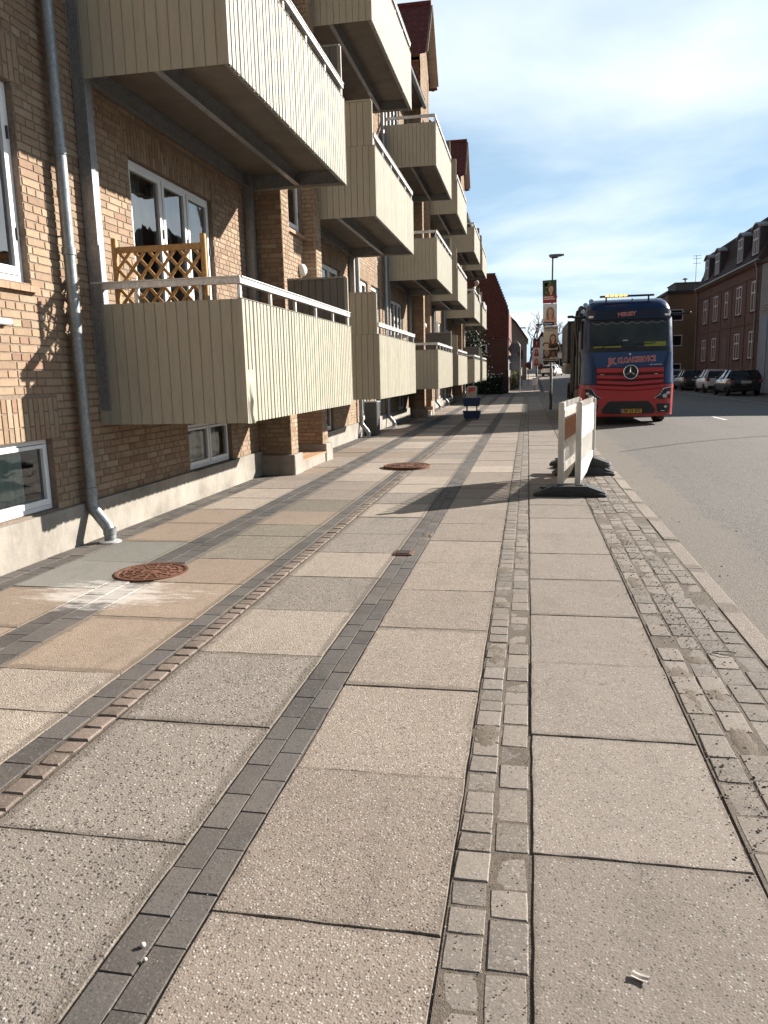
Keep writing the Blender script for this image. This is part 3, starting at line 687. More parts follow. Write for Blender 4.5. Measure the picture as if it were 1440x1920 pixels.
# ---- bricks
BL, BH, BW, J = 0.228, 0.056, 0.108, 0.012
PAL = [(0.310,0.218,0.140), (0.335,0.240,0.156), (0.300,0.205,0.130), (0.355,0.258,0.168), (0.285,0.190,0.122), (0.320,0.217,0.138), (0.265,0.168,0.108), (0.345,0.258,0.172), (0.325,0.230,0.146), (0.310,0.213,0.136)]
def brick_col():
    c = R.choice(PAL); k = R.uniform(0.92, 1.08); return (c[0]*k, c[1]*k*R.uniform(1.0, 1.06), c[2]*k*1.09)
bricks = []   # (face axis, plane, u0, u1, z0, z1)
def courses(axis, plane, u0, u1, z0, z1, ops, soldier=True):
    n = int((z1-z0)/(BH+J)); bands = []
    if soldier:
        for o in ops:
            if len(o) > 4 and o[4] in ('window', 'french', 'cellar', 'cellar2') : bands.append((o[0]-0.12, o[1]+0.12, o[3]+0.005, o[3]+0.36))
    for i in range(n):
        za = z0 + i*(BH+J); zb = za+BH; zm = (za+zb)/2
        u = u0 - R.choice([0, BW+J, 0.06, 0.17]); cyc = i % 2; k = R.randrange(3)
        while u < u1:
            l = BW if (k % 3 == 2 or (cyc and k % 2)) else BL
            a, b_ = u, u+l; u += l+J; k += 1
            a, b_ = max(a, u0), min(b_, u1)
            parts = [(a, b_)]
            for o in list(ops)+bands:
                if o[2] - 0.01 < zm < o[3] + 0.01:
                    nx = []
                    for (p, q) in parts:
                        if q <= o[0] or p >= o[1]: nx.append((p, q))
                        else:
                            if p < o[0]: nx.append((p, o[0]-0.002))
                            if q > o[1]: nx.append((o[1]+0.002, q))
                    parts = nx
            for (p, q) in parts:
                if q-p > 0.03: bricks.append((axis, plane, p, q, za, zb))
    for (p, q, r_, t_) in bands:
        u = max(p, u0); j = 0
        while u < min(q, u1) - 0.04:
            lv = [(r_, r_+BL), (r_+BL+J, t_-0.006)] if j % 2 else [(r_, t_-BL-J-0.006), (t_-BL-0.006, t_-0.006)]
            for za, zb in lv: bricks.append((axis, plane, u, u+BH, za, zb))
            u += BH+J; j += 1
for (a, b_) in segs: courses('x', XW, a, b_, 0.372, ZT-0.02, [o for o in openings if o[0] >= a-0.1 and o[1] <= b_+0.1])
for c in bays:
    courses('x', RX, c-0.745, c+0.745, 2.47, 11.1, [o + ('stair',) for o in stair_ops[c]], False)
    for s in (-1, 1):
        a, b_ = sorted((c+s*0.75, c+s*1.1)); courses('x', PX, a, b_, 0.315, 11.72, [], False)
    courses('y', c-1.1, XW+0.01, PX, 0.315, 11.72, [], False); courses('y', c+0.75, -4.54, PX, 0.315, 2.44, [], False)
    courses('y', c+0.75, RX+0.005, PX, 2.47, 11.72, [], False)
def cam_px(P):
    d = Vector(P) - Vector((0, 0, CAMZ)); z = -d.dot(_b); return (720+1430*d.dot(_r)/z, 960-1430*d.dot(_u)/z, z) if z > 0.1 else (-1, -1, 99)
def seen(b_):
    ax, pl, u0, u1, z0, z1 = b_; P = (pl, (u0+u1)/2, (z0+z1)/2) if ax == 'x' else ((u0+u1)/2, pl, (z0+z1)/2)
    px, py, d = cam_px(P)
    if not (-10 < px < 1440 and -10 < py < 1920): return 0
    if ax == 'x' and pl == XW and 160 < px < 660 and 540 < py < 790: return 0
    if ax == 'x' and pl == XW and py < 100 and px > 110: return 0
    if P[1] > 11.5 and P[2] > 4: return 0
    return 1430*(u1-u0)/d * (abs(pl)/d if ax == 'x' else 0.8)
BR = MB(); PR = 0.007; bm_cache = {}
def brick_verts(lu, lz, ax):
    j = lambda: R.uniform(-0.0015, 0.0015); v = []
    for d_ in (0, PR):
        e = 0.0 if d_ == 0 else 0.0018
        for (su, sz) in ((-1,-1), (1,-1), (1,1), (-1,1)):
            u, z = su*(lu/2-e)+j(), sz*(lz/2-e)+j()
            v.append((d_, u, z) if ax == 'x' else (u, -d_, z))
    return v
BF = [(4, 5, 6, 7), (0, 1, 5, 4), (1, 2, 6, 5), (2, 3, 7, 6), (3, 0, 4, 7)]
sc_ = sorted(range(len(bricks)), key=lambda i: -seen(bricks[i])); single = set(i for i in sc_[:298])
for i, b_ in enumerate(bricks):
    ax, pl, u0, u1, z0, z1 = b_; lu, lz = u1-u0, z1-z0
    P = Vector((pl, (u0+u1)/2, (z0+z1)/2) if ax == 'x' else ((u0+u1)/2, pl, (z0+z1)/2))
    if i in single:
        k = (ax, round(lu, 2), round(lz, 2))
        if k not in bm_cache:
            q = MB(); q.add(brick_verts(lu, lz, ax), BF if ax == 'x' else [f[::-1] for f in BF]); bm_cache[k] = q.mesh('brick', M_brick, fix=False)
        piece('brick', bm_cache[k], BLD, P, None, brick_col())
    else:
        BR.add([P+Vector(q) for q in brick_verts(lu, lz, ax)], BF, 0, brick_col())
o = BR.build('brickwork', M_brick_s, BLD, fix=False); o['kind'] = 'stuff'

# ---- plinth, stoops, doors
for (a, b_) in segs:
    m = MB()
    for (p, q, r_, t_) in wall_rects(a, b_, -0.3, 0.365, [(o[0]-0.0, o[1], 0.355, 9) for o in openings if o[4] == 'cellar' and o[0] > a and o[1] < b_]):
        m.box(XW-0.1, XW+0.05, p, q, r_, t_)
    m.build('plinth', M_plinth, BLD)

for c in bays:
    for s in (-1, 1):
        a, b_ = sorted((c+s*0.75, c+s*1.1)); m = MB(); m.cbox(-4.14, PX+0.075, a-0.07 if s < 0 else a-0.03, b_+0.03 if s < 0 else b_+0.07, -0.3, 0.31, 0.012)
        m.build('pier_plinth', M_plinth, BLD)
    m = MB(); m.cbox(-4.55, PX+0.05, c-0.716, c+0.716, -0.3, 0.16, 0.008); st = m.build('stoop', M_plinth, BLD)
    for i in range(7):
        for j in range(4):
            q = MB(); x0 = -4.53+0.255*j; y0 = c-0.71+0.203*i
            q.cbox(x0+0.003, x0+0.252, y0+0.003, y0+0.2, 0.158, 0.178, 0.003); q.build('stoop_tile', M_stoop, st)
    m = MB(); m.box(-4.55, -4.48, c-0.55, c+0.55, 0.18, 2.35); dr = m.build('entrance_door', plain('brown_door', (0.12,0.06,0.035), 0.5), BLD)
    m = MB(); m.box(-4.485, -4.47, c-0.35, c+0.35, 1.1, 2.2); m.build('door_pane', M_darkglass, dr)
    m = MB(); m.box(-4.48, -4.42, c+0.4, c+0.44, 1.05, 1.2); m.build('door_handle', M_alu, dr)

# ---- windows
def window(y0, y1, z0, z1, xw, leaves, kind, sill=True):
    xf = xw-0.055; m = MB(); T = 0.055 if kind != 'cellar' else 0.042
    m.box(xf-0.07, xf, y0+.003, y1-.003, z0+.003, z0+T); m.box(xf-0.07, xf, y0+.003, y1-.003, z1-T, z1-.003)
    m.box(xf-0.07, xf, y0+.003, y0+T, z0+T, z1-T); m.box(xf-0.07, xf, y1-T, y1-.003, z0+T, z1-T)
    W = y1-y0-2*T; ys = [y0+T]
    for f in leaves: ys.append(ys[-1]+W*f)
    for q in ys[1:-1]: m.box(xf-0.07, xf, q-0.022, q+0.022, z0+T, z1-T)
    fr = m.build('window', M_white, BLD, bevel=0.004)
    for i in range(len(ys)-1):
        a = ys[i] + (0.0 if i == 0 else 0.022); b_ = ys[i+1] - (0.0 if i == len(ys)-2 else 0.022); S_ = 0.052 if kind != 'cellar' else 0.036
        xs = xf+0.012
        m = MB(); m.box(xs-0.05, xs, a+.004, b_-.004, z0+T+.004, z0+T+S_+.02); m.box(xs-0.05, xs, a+.004, b_-.004, z1-T-S_, z1-T-.004)
        m.box(xs-0.05, xs, a+.004, a+S_, z0+T+S_+.02, z1-T-S_); m.box(xs-0.05, xs, b_-S_, b_-.004, z0+T+S_+.02, z1-T-S_)
        if kind in ('french', 'window', 'stair'):
            for zz_ in (z0+0.25*(z1-z0), z0+0.75*(z1-z0)): m.box(xs, xs+0.016, b_-0.012, b_+0.006, zz_-0.05, zz_+0.05, 1)
        m.build('sash', [M_white, M_black], fr, bevel=0.003)
        m = MB(); m.add([(xs-0.03, a+S_, z0+T+S_+.02), (xs-0.03, b_-S_, z0+T+S_+.02), (xs-0.03, b_-S_, z1-T-S_), (xs-0.03, a+S_, z1-T-S_)], [(0, 1, 2, 3)])
        m.build('pane', M_lowglass if kind == 'cellar' else M_glass, fr, fix=False)
        if kind in ('french', 'window', 'cellar'):
            m = MB(); A = R.uniform(0.012, 0.022); ph = R.uniform(0, 6)
            a2, b2 = (a+0.03, a+0.03+(b_-a)*R.uniform(0.45, 0.95))
            m.grid(lambda y, z: (xs-0.16+A*math.sin(y*75+ph)+0.01*math.sin(y*21), y, z), frange(a2, b2, 0.018), [z0+0.08, z1-0.06])
            m.build('curtain', M_curtain, fr, smooth=True, fix=False)
    if sill:
        m = MB(); n = max(2, int((y1-y0+0.12)/0.12)); st = (y1-y0+0.1)/n
        for i in range(n):
            a = y0-0.05+st*i; m.prism([(xw-0.06, z0-0.06), (xw+0.05, z0-0.075), (xw+0.05, z0-0.025), (xw-0.06, z0+0.001)], 'y', a+0.002, a+st-0.003)
        m.build('sill', M_sill, fr)
    return fr
for (p, q, r_, t_, kd) in openings:
    if kd == 'french':
        near = (p - C0) % PER > PER/2
        window(p, q, r_, t_, XW, [0.37, 0.32, 0.31] if near else [0.31, 0.32, 0.37], 'french' if p < 24 else 'far', False)
    elif kd == 'window': window(p, q, r_, t_, XW, [1.0] if p < 12 else [0.5, 0.5], 'window' if p < 24 else 'far')
    else: window(p, q, r_, t_, XW, [0.52, 0.48] if kd == 'cellar' else ([0.36, 0.64] if (p-C0) % PER > PER/2 else [0.64, 0.36]), 'cellar', False)
for c in bays:
    for o_ in stair_ops[c]: window(o_[0], o_[1], o_[2], o_[3], RX, [0.5, 0.5], 'stair')

# ---- downpipes, posts, lamps, cabinet
def downpipe(y, label=None):
    m = MB(); x = XW+0.10
    m.tube([(x, y, 10.1), (x, y, 0.42)], 0.052, 14); o = m.build('downpipe', M_zinc, BLD, smooth=40)
    m = MB(); m.tube([(x, y, 0.50), (x, y, 0.36), (x+0.02, y, 0.30), (x+0.15, y-0.02, 0.15), (x+0.17, y-0.02, 0.10), (x+0.17, y-0.02, -0.01)], 0.055, 14); m.build('elbow', M_zinc, o, smooth=40)
    for z in (8.9, 6.1, 3.45, 2.62, 0.48, 0.105):
        xx = x if z > 0.2 else x+0.17; yy = y if z > 0.2 else y-0.02
        m = MB(); m.lathe((xx, yy, z), [(0.053, -0.035), (0.061, -0.03), (0.061, 0.03), (0.053, 0.035)], 14); m.build('collar', M_zinc, o, smooth=40)
    m = MB(); m.lathe((x+0.17, y-0.02, 0.0), [(0.10, -0.02), (0.10, 0.008), (0.075, 0.018), (0.058, 0.02)], 20); m.build('gully_ring', M_alu, o, smooth=40)
    for z in (2.75, 5.6, 8.5):
        m = MB(); m.bar((XW-0.02, y, z), (x-0.04, y, z), 0.02, 0.012); m.build('bracket', M_galv, o)
for k in range(0, 3):
    for s in (-1, 1): downpipe(C0+PER*k+s*5.98)
def steel_post(y):
    m = MB(); x0, x1 = XW+0.015, XW+0.13
    m.box(x0, x1, y-0.055, y-0.045, 1.2, 10.2); m.box(x0, x1, y+0.045, y+0.055, 1.2, 10.2); m.box(x0+0.05, x0+0.062, y-0.045, y+0.045, 1.2, 10.2); m.box(x1, x1+0.008, y-0.055, y+0.055, 1.2, 10.2)
    m.build('steel_post', M_galv, BLD)
for c in bays:
    for s in (-1, 1):
        for q in (1.22, 5.50): steel_post(c+s*q)
for c in bays:
    for f in range(1):
        m = MB(); m.lathe((RX+0.01, c+0.50, 3.26), [(0.10, 0.0), (0.105, 0.03), (0.095, 0.07), (0.05, 0.105), (0.01, 0.11)], 20, axis='x')
        m.build('wall_lamp', plain('opal_lamp', (0.75,0.73,0.68), 0.3, 0, 0.04), BLD, smooth=50)
t = thing('utility_cabinet', 'dark narrow utility cabinet standing by the wall under the second balcony', 'cabinet', (-3.85, 19.1, 0))
m = MB(); m.cbox(-4.03, -3.72, 18.9, 19.3, 0.0, 0.82, 0.01); m.build('body', plain('dark_grey_cabinet', (0.05,0.05,0.05), 0.5), t)
m = MB(); m.cbox(-4.04, -3.70, 18.88, 19.32, 0.82, 0.86, 0.008); m.build('lid', plain('grey_lid', (0.22,0.22,0.21), 0.6), t)
m = MB(); m.box(-3.722, -3.712, 18.93, 19.27, 0.08, 0.78); m.build('door', plain('dark_grey_cabinet', (0.05,0.05,0.05), 0.5), t)
m = MB(); m.cbox(XW, XW+0.07, 5.42, 5.60, 1.94, 1.985, 0.008); m.build('wall_vent', M_white, BLD)

# ---- balconies
XF = -2.58; BZ = 1.07
board_me = {}
def end_boards(par, y, sgn, x0, x1, z0, z1, mat, name='cladding_board', n=None):
    n = n or max(1, round((x1-x0)/0.107)); st = (x1-x0)/n; key = (round(st, 4), round(z1-z0, 3), mat.name)
    if key not in board_me:
        m = MB(); m.box(-st/2+0.004, st/2-0.004, -0.004, 0.008, -(z1-z0)/2, (z1-z0)/2); m.box(-st/2+0.002, -st/2+0.006, -0.008, 0.008, -(z1-z0)/2, (z1-z0)/2); board_me[key] = m.mesh('cladding_board', mat)
    for i in range(n): piece(name, board_me[key], par, (x0+st*(i+.5), y, (z0+z1)/2))
def balcony(c, s, z0):
    ya, yb = sorted((c+s*1.1, c+s*5.55)); yn, yf = ya, yb        # yn: the end that faces the camera
    z1 = z0+1.13; m = MB(); zb = z0+0.03
    # steel frame of channels and the floor boards
    for x in (XW+0.04, -3.32, XF-0.07):
        m.box(x-0.012, x+0.0, ya+0.05, yb-0.05, zb, zb+0.17); m.box(x, x+0.06, ya+0.05, yb-0.05, zb, zb+0.010); m.box(x, x+0.06, ya+0.05, yb-0.05, zb+0.16, zb+0.17)
    for y in (ya+0.03, yb-0.04): m.box(XW+0.01, XF-0.02, y, y+0.012, zb-0.005, zb+0.17); m.box(XW+0.01, XF-0.02, y-0.02, y+0.04, zb-0.009, zb)
    root = m.build('balcony', M_galv, BLD, loc=(XW, (ya+yb)/2, z0))
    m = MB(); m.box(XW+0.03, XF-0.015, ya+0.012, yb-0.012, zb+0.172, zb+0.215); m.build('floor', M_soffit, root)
    # ribbed sheet along the front
    m = MB(); n = round((yb-ya)/0.1); st = (yb-ya)/n; prof = []
    for i in range(n):
        y = ya+st*(i+(R.uniform(-.09, .09) if i else 0)); prof += [(y, 0.0), (y+st*0.66, 0.0), (y+st*0.74, -0.020), (y+st*0.92, -0.020)]
    prof.append((yb, 0.0)); rows_ = []
    vs = []; fs = []
    for i, (y, d) in enumerate(prof):
        vs += [(XF+d, y, z0), (XF+d, y, z1), (XF+d-0.004, y, z0), (XF+d-0.004, y, z1)]
    for i in range(len(prof)-1):
        a = i*4; fs += [(a, a+4, a+5, a+1), (a+2, a+3, a+7, a+6), (a, a+2, a+6, a+4), (a+1, a+5, a+7, a+3)]
    m.add(vs, fs); fc = m.build('front_cladding', M_clad, root, fix=False)
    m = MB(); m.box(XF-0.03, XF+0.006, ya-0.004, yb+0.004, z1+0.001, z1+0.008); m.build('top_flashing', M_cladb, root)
    # ends
    for y, sg in ((yn, -1), (yf, 1)):
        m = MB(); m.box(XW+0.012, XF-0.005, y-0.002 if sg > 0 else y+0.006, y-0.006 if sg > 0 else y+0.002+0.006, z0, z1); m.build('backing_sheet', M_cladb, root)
        end_boards(root, y if sg < 0 else y-0.004, sg, XW+0.012, XF+0.004, z0-0.004, z1, M_clad)
    m = MB(); m.box(XF-0.045, XF+0.006, yn-0.012, yn-0.004, z0-0.004, z1)
    m.build('corner_trim', M_clad, root)
    # handrail
    def rail_bar(a, b_):
        q = MB(); q.bar(a, b_, 0.055, 0.058); d = Vector((0, 0, 0.033)); q.bar(Vector(a)+d, Vector(b_)+d, 0.078, 0.014); q.build('handrail', M_alu, root, bevel=0.004)
    zr = z1+0.165
    rail_bar((XF-0.03, yn+0.02, zr), (XF-0.03, yf-0.02, zr))
    scr_near = s > 0
    ye = yf-0.03 if scr_near else yn+0.03
    rail_bar((XW+0.02, ye, zr), (XF-0.006, ye, zr))
    posts = [(XF-0.035, yn+0.06+(yf-yn-0.12)*i/5) for i in range(6)] + [(x, ye+0.012) for x in (-3.62, -2.98)]
    for (x, y) in posts:
        q = MB(); q.box(x-0.02, x+0.008, y-0.02, y+0.02, z1-0.2, zr-0.02); q.build('rail_post', M_alu, root)
    # privacy screen beside the stair
    ys = yn if scr_near else yf; zs = z0+1.83; xi = -3.35 if z0 > 1 else -3.35
    q = MB(); x0s, x1s = PX+0.05, XF-0.05
    q.box(x1s-0.03, x1s+0.02, ys-0.02, ys+0.02, z1, zs); q.box(x0s, x1s, ys-0.015, ys+0.015, zs, zs+0.025); q.build('screen_frame', M_clad, root)
    if scr_near: end_boards(root, ys, -1, x0s, x1s-0.03, z1+0.004, zs-0.002, M_clad, 'screen_board')
    else:
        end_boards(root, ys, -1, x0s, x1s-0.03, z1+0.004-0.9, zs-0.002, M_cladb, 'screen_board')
    q = MB(); q.box(x0s, x1s-0.03, ys+0.009, ys+0.013, z1-0.02, zs-0.002); q.build('screen_back', M_cladb, root)
    return root
proto = {s: balcony(C0, s, BZ) for s in (-1, 1)}
BALC = {}
for k in range(0, 3):
    for f in range(3):
        for s in (-1, 1):
            if k == 0 and f == 0: BALC[(k, f, s)] = proto[s]
            else: BALC[(k, f, s)] = copy_tree(proto[s], BLD, (0, PER*k, 3.11*f if f < 2 else 6.17))

# ---- trellis on the first balcony
t = thing('trellis', 'golden brown wooden lattice trellis standing on the nearest low balcony', 'trellis', (-3.4, 6.93, 1.29))
for x in (-3.84, -2.95):
    m = MB(); m.cbox(x-0.024, x+0.024, 6.90, 6.945, 1.29, 2.80, 0.006); m.build('post', M_wood, t)
m = MB(); m.cbox(-3.816, -2.974, 6.905, 6.94, 2.665, 2.72, 0.005); m.build('top_rail', M_wood, t)
m = MB(); m.cbox(-3.816, -2.974, 6.905, 6.94, 1.42, 1.47, 0.005); m.build('bottom_rail', M_wood, t)
x0, x1, z0, z1 = -3.816, -2.974, 1.47, 2.665
for d, yy in ((1, 6.916), (-1, 6.929)):
    k = -1.5
    for i in range(-14, 15):
        # lath x = xa + d*(z - z0)*0.86
        xa = x0 + 0.15*i; A = []
        zs_ = []
        for zq in (z0, z1): zs_.append((xa + d*(zq-z0)*0.86, zq))
        for xq in (x0, x1): zs_.append((xq, z0 + (xq-xa)/(d*0.86)))
        ins = sorted({(round(a, 4), round(b_, 4)) for a, b_ in zs_ if x0-1e-4 <= a <= x1+1e-4 and z0-1e-4 <= b_ <= z1+1e-4}, key=lambda q: q[1])
        if len(ins) >= 2 and math.dist(ins[0], ins[-1]) > 0.05:
            m = MB(); m.bar((ins[0][0], yy, ins[0][1]), (ins[-1][0], yy, ins[-1][1]), 0.029, 0.011, up=(0, 1, 0)); m.build('lath', M_wood, t)

# ---- eaves, gutter, roof, gable dormers
for (a, b_) in segs:
    m = MB(); xg, zg_ = -3.45, 10.22; n = 10; ring = lambda y, r: [(xg+r*math.cos(math.pi+math.pi*k/n), y, zg_+r*math.sin(math.pi+math.pi*k/n)) for k in range(n+1)]
    r1 = ring(a, 0.075); r2 = ring(b_, 0.075); r3 = ring(a, 0.068); r4 = ring(b_, 0.068)
    m.loft([r1, r2], cap=False, closed=False); m.loft([r3, r4], cap=False, closed=False)
    for y in frange(a, b_, 2.0): m.loft([ring(y-0.02, 0.082), ring(y+0.02, 0.082)], cap=False, closed=False)
    m.build('gutter', M_zinc, BLD, smooth=40, fix=False)
    m = MB(); m.box(-4.15, -3.54, a, b_, 10.20, 10.235); m.box(-3.54, -3.52, a, b_, 10.18, 10.33); m.build('eaves', plain('dark_eaves', (0.085,0.065,0.055), 0.8), BLD)
    m = MB(); m.grid(lambda y, t_: (-3.40-6.5*t_, y, 10.32+5.6*t_+0.03*abs(math.sin(y*9.0))), frange(a, b_, 0.12), [0, 0.5, 1.0])
    m.build('roof', M_tile, BLD, fix=False, smooth=True)
def dormer(c):
    zr, ze, hw = 13.75, 11.75, 1.55
    sl = (zr-ze)/hw
    m = MB(); m.prism([(c-1.1, 10.0), (c+1.1, 10.0), (c+1.1, ze+0.3), (c, zr-0.15), (c-1.1, ze+0.3)], 'x', -6.0, PX-0.004); g = m.build('dormer', [M_mortar], BLD)
    q = MB()
    zc = 10.1
    while zc < zr-0.25:
        half = 0.74 if zc < 11.7 else min(1.1, (zr-0.2-zc)/sl); u = c-half
        while u < c+half-0.05:
            l = min(BL, c+half-u); P = Vector((PX-0.004, u+l/2, zc+BH/2)); q.add([P+Vector(v_) for v_ in brick_verts(l, BH, 'x')], BF, 0, brick_col()); u += l+J
        zc += BH+J
    o = q.build('brickwork', M_brick_s, g, fix=False); o['kind'] = 'stuff'
    for s in (-1, 1):
        m = MB(); nc = 9; vs = []; fs = []
        us = frange(-6.5, -3.33, 0.055); L = math.hypot(hw, zr-ze)+0.25
        for i in range(nc):
            for e in (0, 1):
                t_ = (i+e)/nc; y = c+s*t_*(hw+0.15); z = zr-t_*(zr-ze+0.19)
                for u in us: vs.append((u, y, z+0.035*abs(math.sin(u*13.5))+(0.03 if e else 0.0)))
        nu = len(us)
        for r_ in range(2*nc-1):
            for k in range(nu-1): fs.append((r_*nu+k, r_*nu+k+1, (r_+1)*nu+k+1, (r_+1)*nu+k))
        m.add(vs, fs); o = m.build('roof_tiles', M_tile, g, smooth=35, fix=False); o['kind'] = 'stuff'
        # boarded underside of the verge
        for i in range(16):
            t0, t1 = i/16, (i+1)/16
            m = MB(); P = lambda t_, x: (x, c+s*t_*hw, zr-0.09-t_*(zr-ze))
            a0, a1 = P(t0+0.006, -3.58), P(t1, -3.58); b0, b1 = P(t0+0.006, -3.34), P(t1, -3.34)
            m.add([a0, b0, b1, a1] + [(q[0], q[1], q[2]+0.02) for q in (a0, b0, b1, a1)], [(0, 1, 2, 3), (7, 6, 5, 4), (0, 4, 5, 1), (1, 5, 6, 2), (2, 6, 7, 3), (3, 7, 4, 0)])
            m.build('soffit_board', M_beige, g)
        m = MB(); m.bar((-3.33, c, zr-0.05), (-3.33, c+s*hw, ze-0.05), 0.025, 0.13, up=(1, 0, 0)); m.build('barge_board', M_beige, g)
    m = MB(); m.tube([(-6.3, c, zr+0.03), (-3.32, c, zr+0.03)], 0.09, 10); m.build('ridge_tile', M_tile, g, smooth=40)
for c in bays[1:]: dormer(c)

# crumpled lower corner of the nearest front sheet
m = MB(); rr = random.Random(4)
def dent(y, z):
    k = max(0.0, 1-abs(y-6.94)/0.11)*max(0.0, min(1.0, (1.52-z)/0.25))
    return (XF+0.004+0.016*k*(1+math.sin((y-6.9)*95+z*3))+0.006*math.sin(z*31)*k, y+0.02*k*math.sin(z*9), z)
m.grid(dent, frange(6.845, 7.05, 0.0095), frange(1.06, 1.56, 0.03))
m.build('dented_sheet', M_clad, proto[-1], fix=False)

# ================================================================== TRUCK
def cs(c): return tuple((q/12.92 if q <= 0.04045 else ((q+0.055)/1.055)**2.4) for q in c)
M_blue = plain('dark_blue_paint', (0.006,0.020,0.080), 0.36, 0, 0.06, 3, 0, coat=0.12)
M_bluel = plain('blue_panel_paint', (0.016,0.050,0.145), 0.4, 0, 0.05, 3, 0, coat=0.2)
M_red = plain('red_paint', (0.42,0.024,0.021), 0.36, 0, 0.06, 3, 0, coat=0.5)
M_redlet = plain('red_lettering', (0.50,0.055,0.055), 0.5); M_pinklet = plain('pale_lettering_outline', (0.62,0.50,0.52), 0.5)
M_chrome = plain('chrome', (0.72,0.72,0.72), 0.14, 1.0, 0.03)
M_trim = plain('black_trim', (0.012,0.012,0.013), 0.45, 0, 0.2)
M_greyp = plain('grey_pipe', (0.05,0.048,0.046), 0.45, 0.4, 0.3, 6)
TY, TX = 22.6, 2.76; TZ = -0.04
T = thing('tank_truck', 'blue and red suction tank truck facing the camera at the kerb with amber roof lights', 'truck', (TX, TY, TZ))
def yf0(z):
    # depth of the cab front below the roof curve
    ks = [(0.0, 0.05), (0.35, 0.0), (1.0, 0.02), (1.62, 0.06), (2.12, 0.10), (2.9, 0.27), (3.22, 0.34), (3.42, 0.52), (3.52, 0.85)]
    for (a, p), (b_, q) in zip(ks, ks[1:]):
        if z <= b_: return p + (q-p)*max(0, z-a)/(b_-a)
    return ks[-1][1]
def hw(z):
    ks = [(0, 1.24), (1.1, 1.27), (1.7, 1.235), (2.9, 1.20), (3.3, 1.12), (3.52, 0.98)]
    for (a, p), (b_, q) in zip(ks, ks[1:]):
        if z <= b_: return p + (q-p)*max(0, z-a)/(b_-a)
    return ks[-1][1]
def yfront(x, z):
    h = hw(z); r = 0.24; d = max(0.0, abs(x)-(h-r)); d = min(d, r*0.999)
    return yf0(z) + 0.045*(x/h)**2 + (r-math.sqrt(r*r-d*d))
def W(x, y, z): return (TX+x, TY+y, TZ+z)
def cab_ring(z, back=2.15):
    h = hw(z); xs = [-h+0.0005+2*(h-0.0005)*i/28 for i in range(29)]; xs = [-h*math.cos(math.pi*i/28)*0.9995 for i in range(29)]
    return [W(x, yfront(x, z), z) for x in xs] + [W(h, back*0.6, z), W(h, back, z), W(-h, back, z), W(-h, back*0.6, z)]
m = MB(); m.loft([cab_ring(z) for z in (1.12, 1.4, 1.62, 1.9, 2.12, 2.5, 2.9, 3.22, 3.34, 3.42, 3.48, 3.52)]); cab = m.build('cab', M_blue, T, smooth=35)
m = MB(); m.loft([cab_ring(z, 0.95) for z in (0.27, 0.34, 0.6, 0.9, 1.06, 1.118)]); bump = m.build('bumper', M_red, T, smooth=35)
def patch(name, poly, off, th, mat, par, n=14, smooth=35):
    # poly: [(z, xl, xr)] rows from low to high; a plate that follows the cab front
    m = MB(); A, B = [], []
    for z, xl, xr in poly:
        xs = [xl+(xr-xl)*i/n for i in range(n+1)]
        A.append([W(x, yfront(x, z)-off-th, z) for x in xs]); B.append([W(x, yfront(x, z)-off+0.02, z) for x in xs])
    rings = [a + b_[::-1] for a, b_ in zip(A, B)]
    m.loft(rings); return m.build(name, mat, par, smooth=smooth)
ws = patch('windscreen', [(2.14, -1.05, 1.05), (2.4, -1.06, 1.06), (2.65, -1.06, 1.06), (2.92, -1.05, 1.05)], 0.0, 0.008, plain('windscreen_glass', (0.030,0.038,0.037), 0.12, 0, 0.5, 1.2), cab)
patch('lower_screen_band', [(2.04, -1.10, 1.10), (2.14, -1.10, 1.10)], 0.0, 0.012, M_trim, cab)
patch('sun_visor', [(2.93, -1.12, 1.12), (3.0, -1.13, 1.13), (3.2, -1.12, 1.12)], 0.0, 0.05, plain('navy_visor', (0.010,0.016,0.035), 0.35), cab)
m = MB(); n = 11                       # scalloped curtain edge in the screen
for i in range(n*8):
    def sc(t): x = -0.98+1.96*t; return (x, 2.86 - 0.055*abs(math.sin(math.pi*t*n/1.5)))
    (xa, za), (xb, zb) = sc(i/(n*8)), sc((i+1)/(n*8))
    m.bar(W(xa, yfront(xa, za)-0.016, za), W(xb, yfront(xb, zb)-0.016, zb), 0.012, 0.018)
m.build('scalloped_trim', plain('grey_trim', (0.17,0.18,0.17), 0.6), cab)
patch('valance', [(2.84, -1.0, 1.0), (2.93, -1.02, 1.02)], 0.0, 0.011, M_trim, cab)
patch('dash_cloth', [(2.17, 0.42, 1.0), (2.29, 0.42, 1.0)], 0.0, 0.010, plain('yellow_green_cloth', (0.24,0.25,0.045), 0.8), cab)
patch('dash_strip', [(2.155, -0.95, -0.2), (2.195, -0.95, -0.2)], 0.0, 0.010, plain('yellow_green_cloth', (0.24,0.25,0.045), 0.8), cab)
patch('front_panel', [(1.60, -0.86, 0.92), (1.8, -0.93, 0.98), (2.03, -1.0, 1.04)], 0.0, 0.018, M_bluel, cab)
for s in (-1, 1):
    q = [(1.16, s*0.98, s*1.20), (1.5, s*0.99, s*1.215), (2.0, s*1.08, s*1.20)]
    patch('corner_deflector', [(z, min(a, b_), max(a, b_)) for z, a, b_ in q], 0.0, 0.022, M_bluel, cab)
for (xa, xb) in ((-0.75, -0.12), (0.05, 0.72)):          # wipers
    m = MB(); m.tube([W(xa, yfront(xa, 2.12)-0.03, 2.11), W(xa+0.1, yfront(xa, 2.2)-0.03, 2.22), W(xb, yfront(xb, 2.25)-0.025, 2.26)], 0.011, 6); m.build('wiper', M_trim, cab)
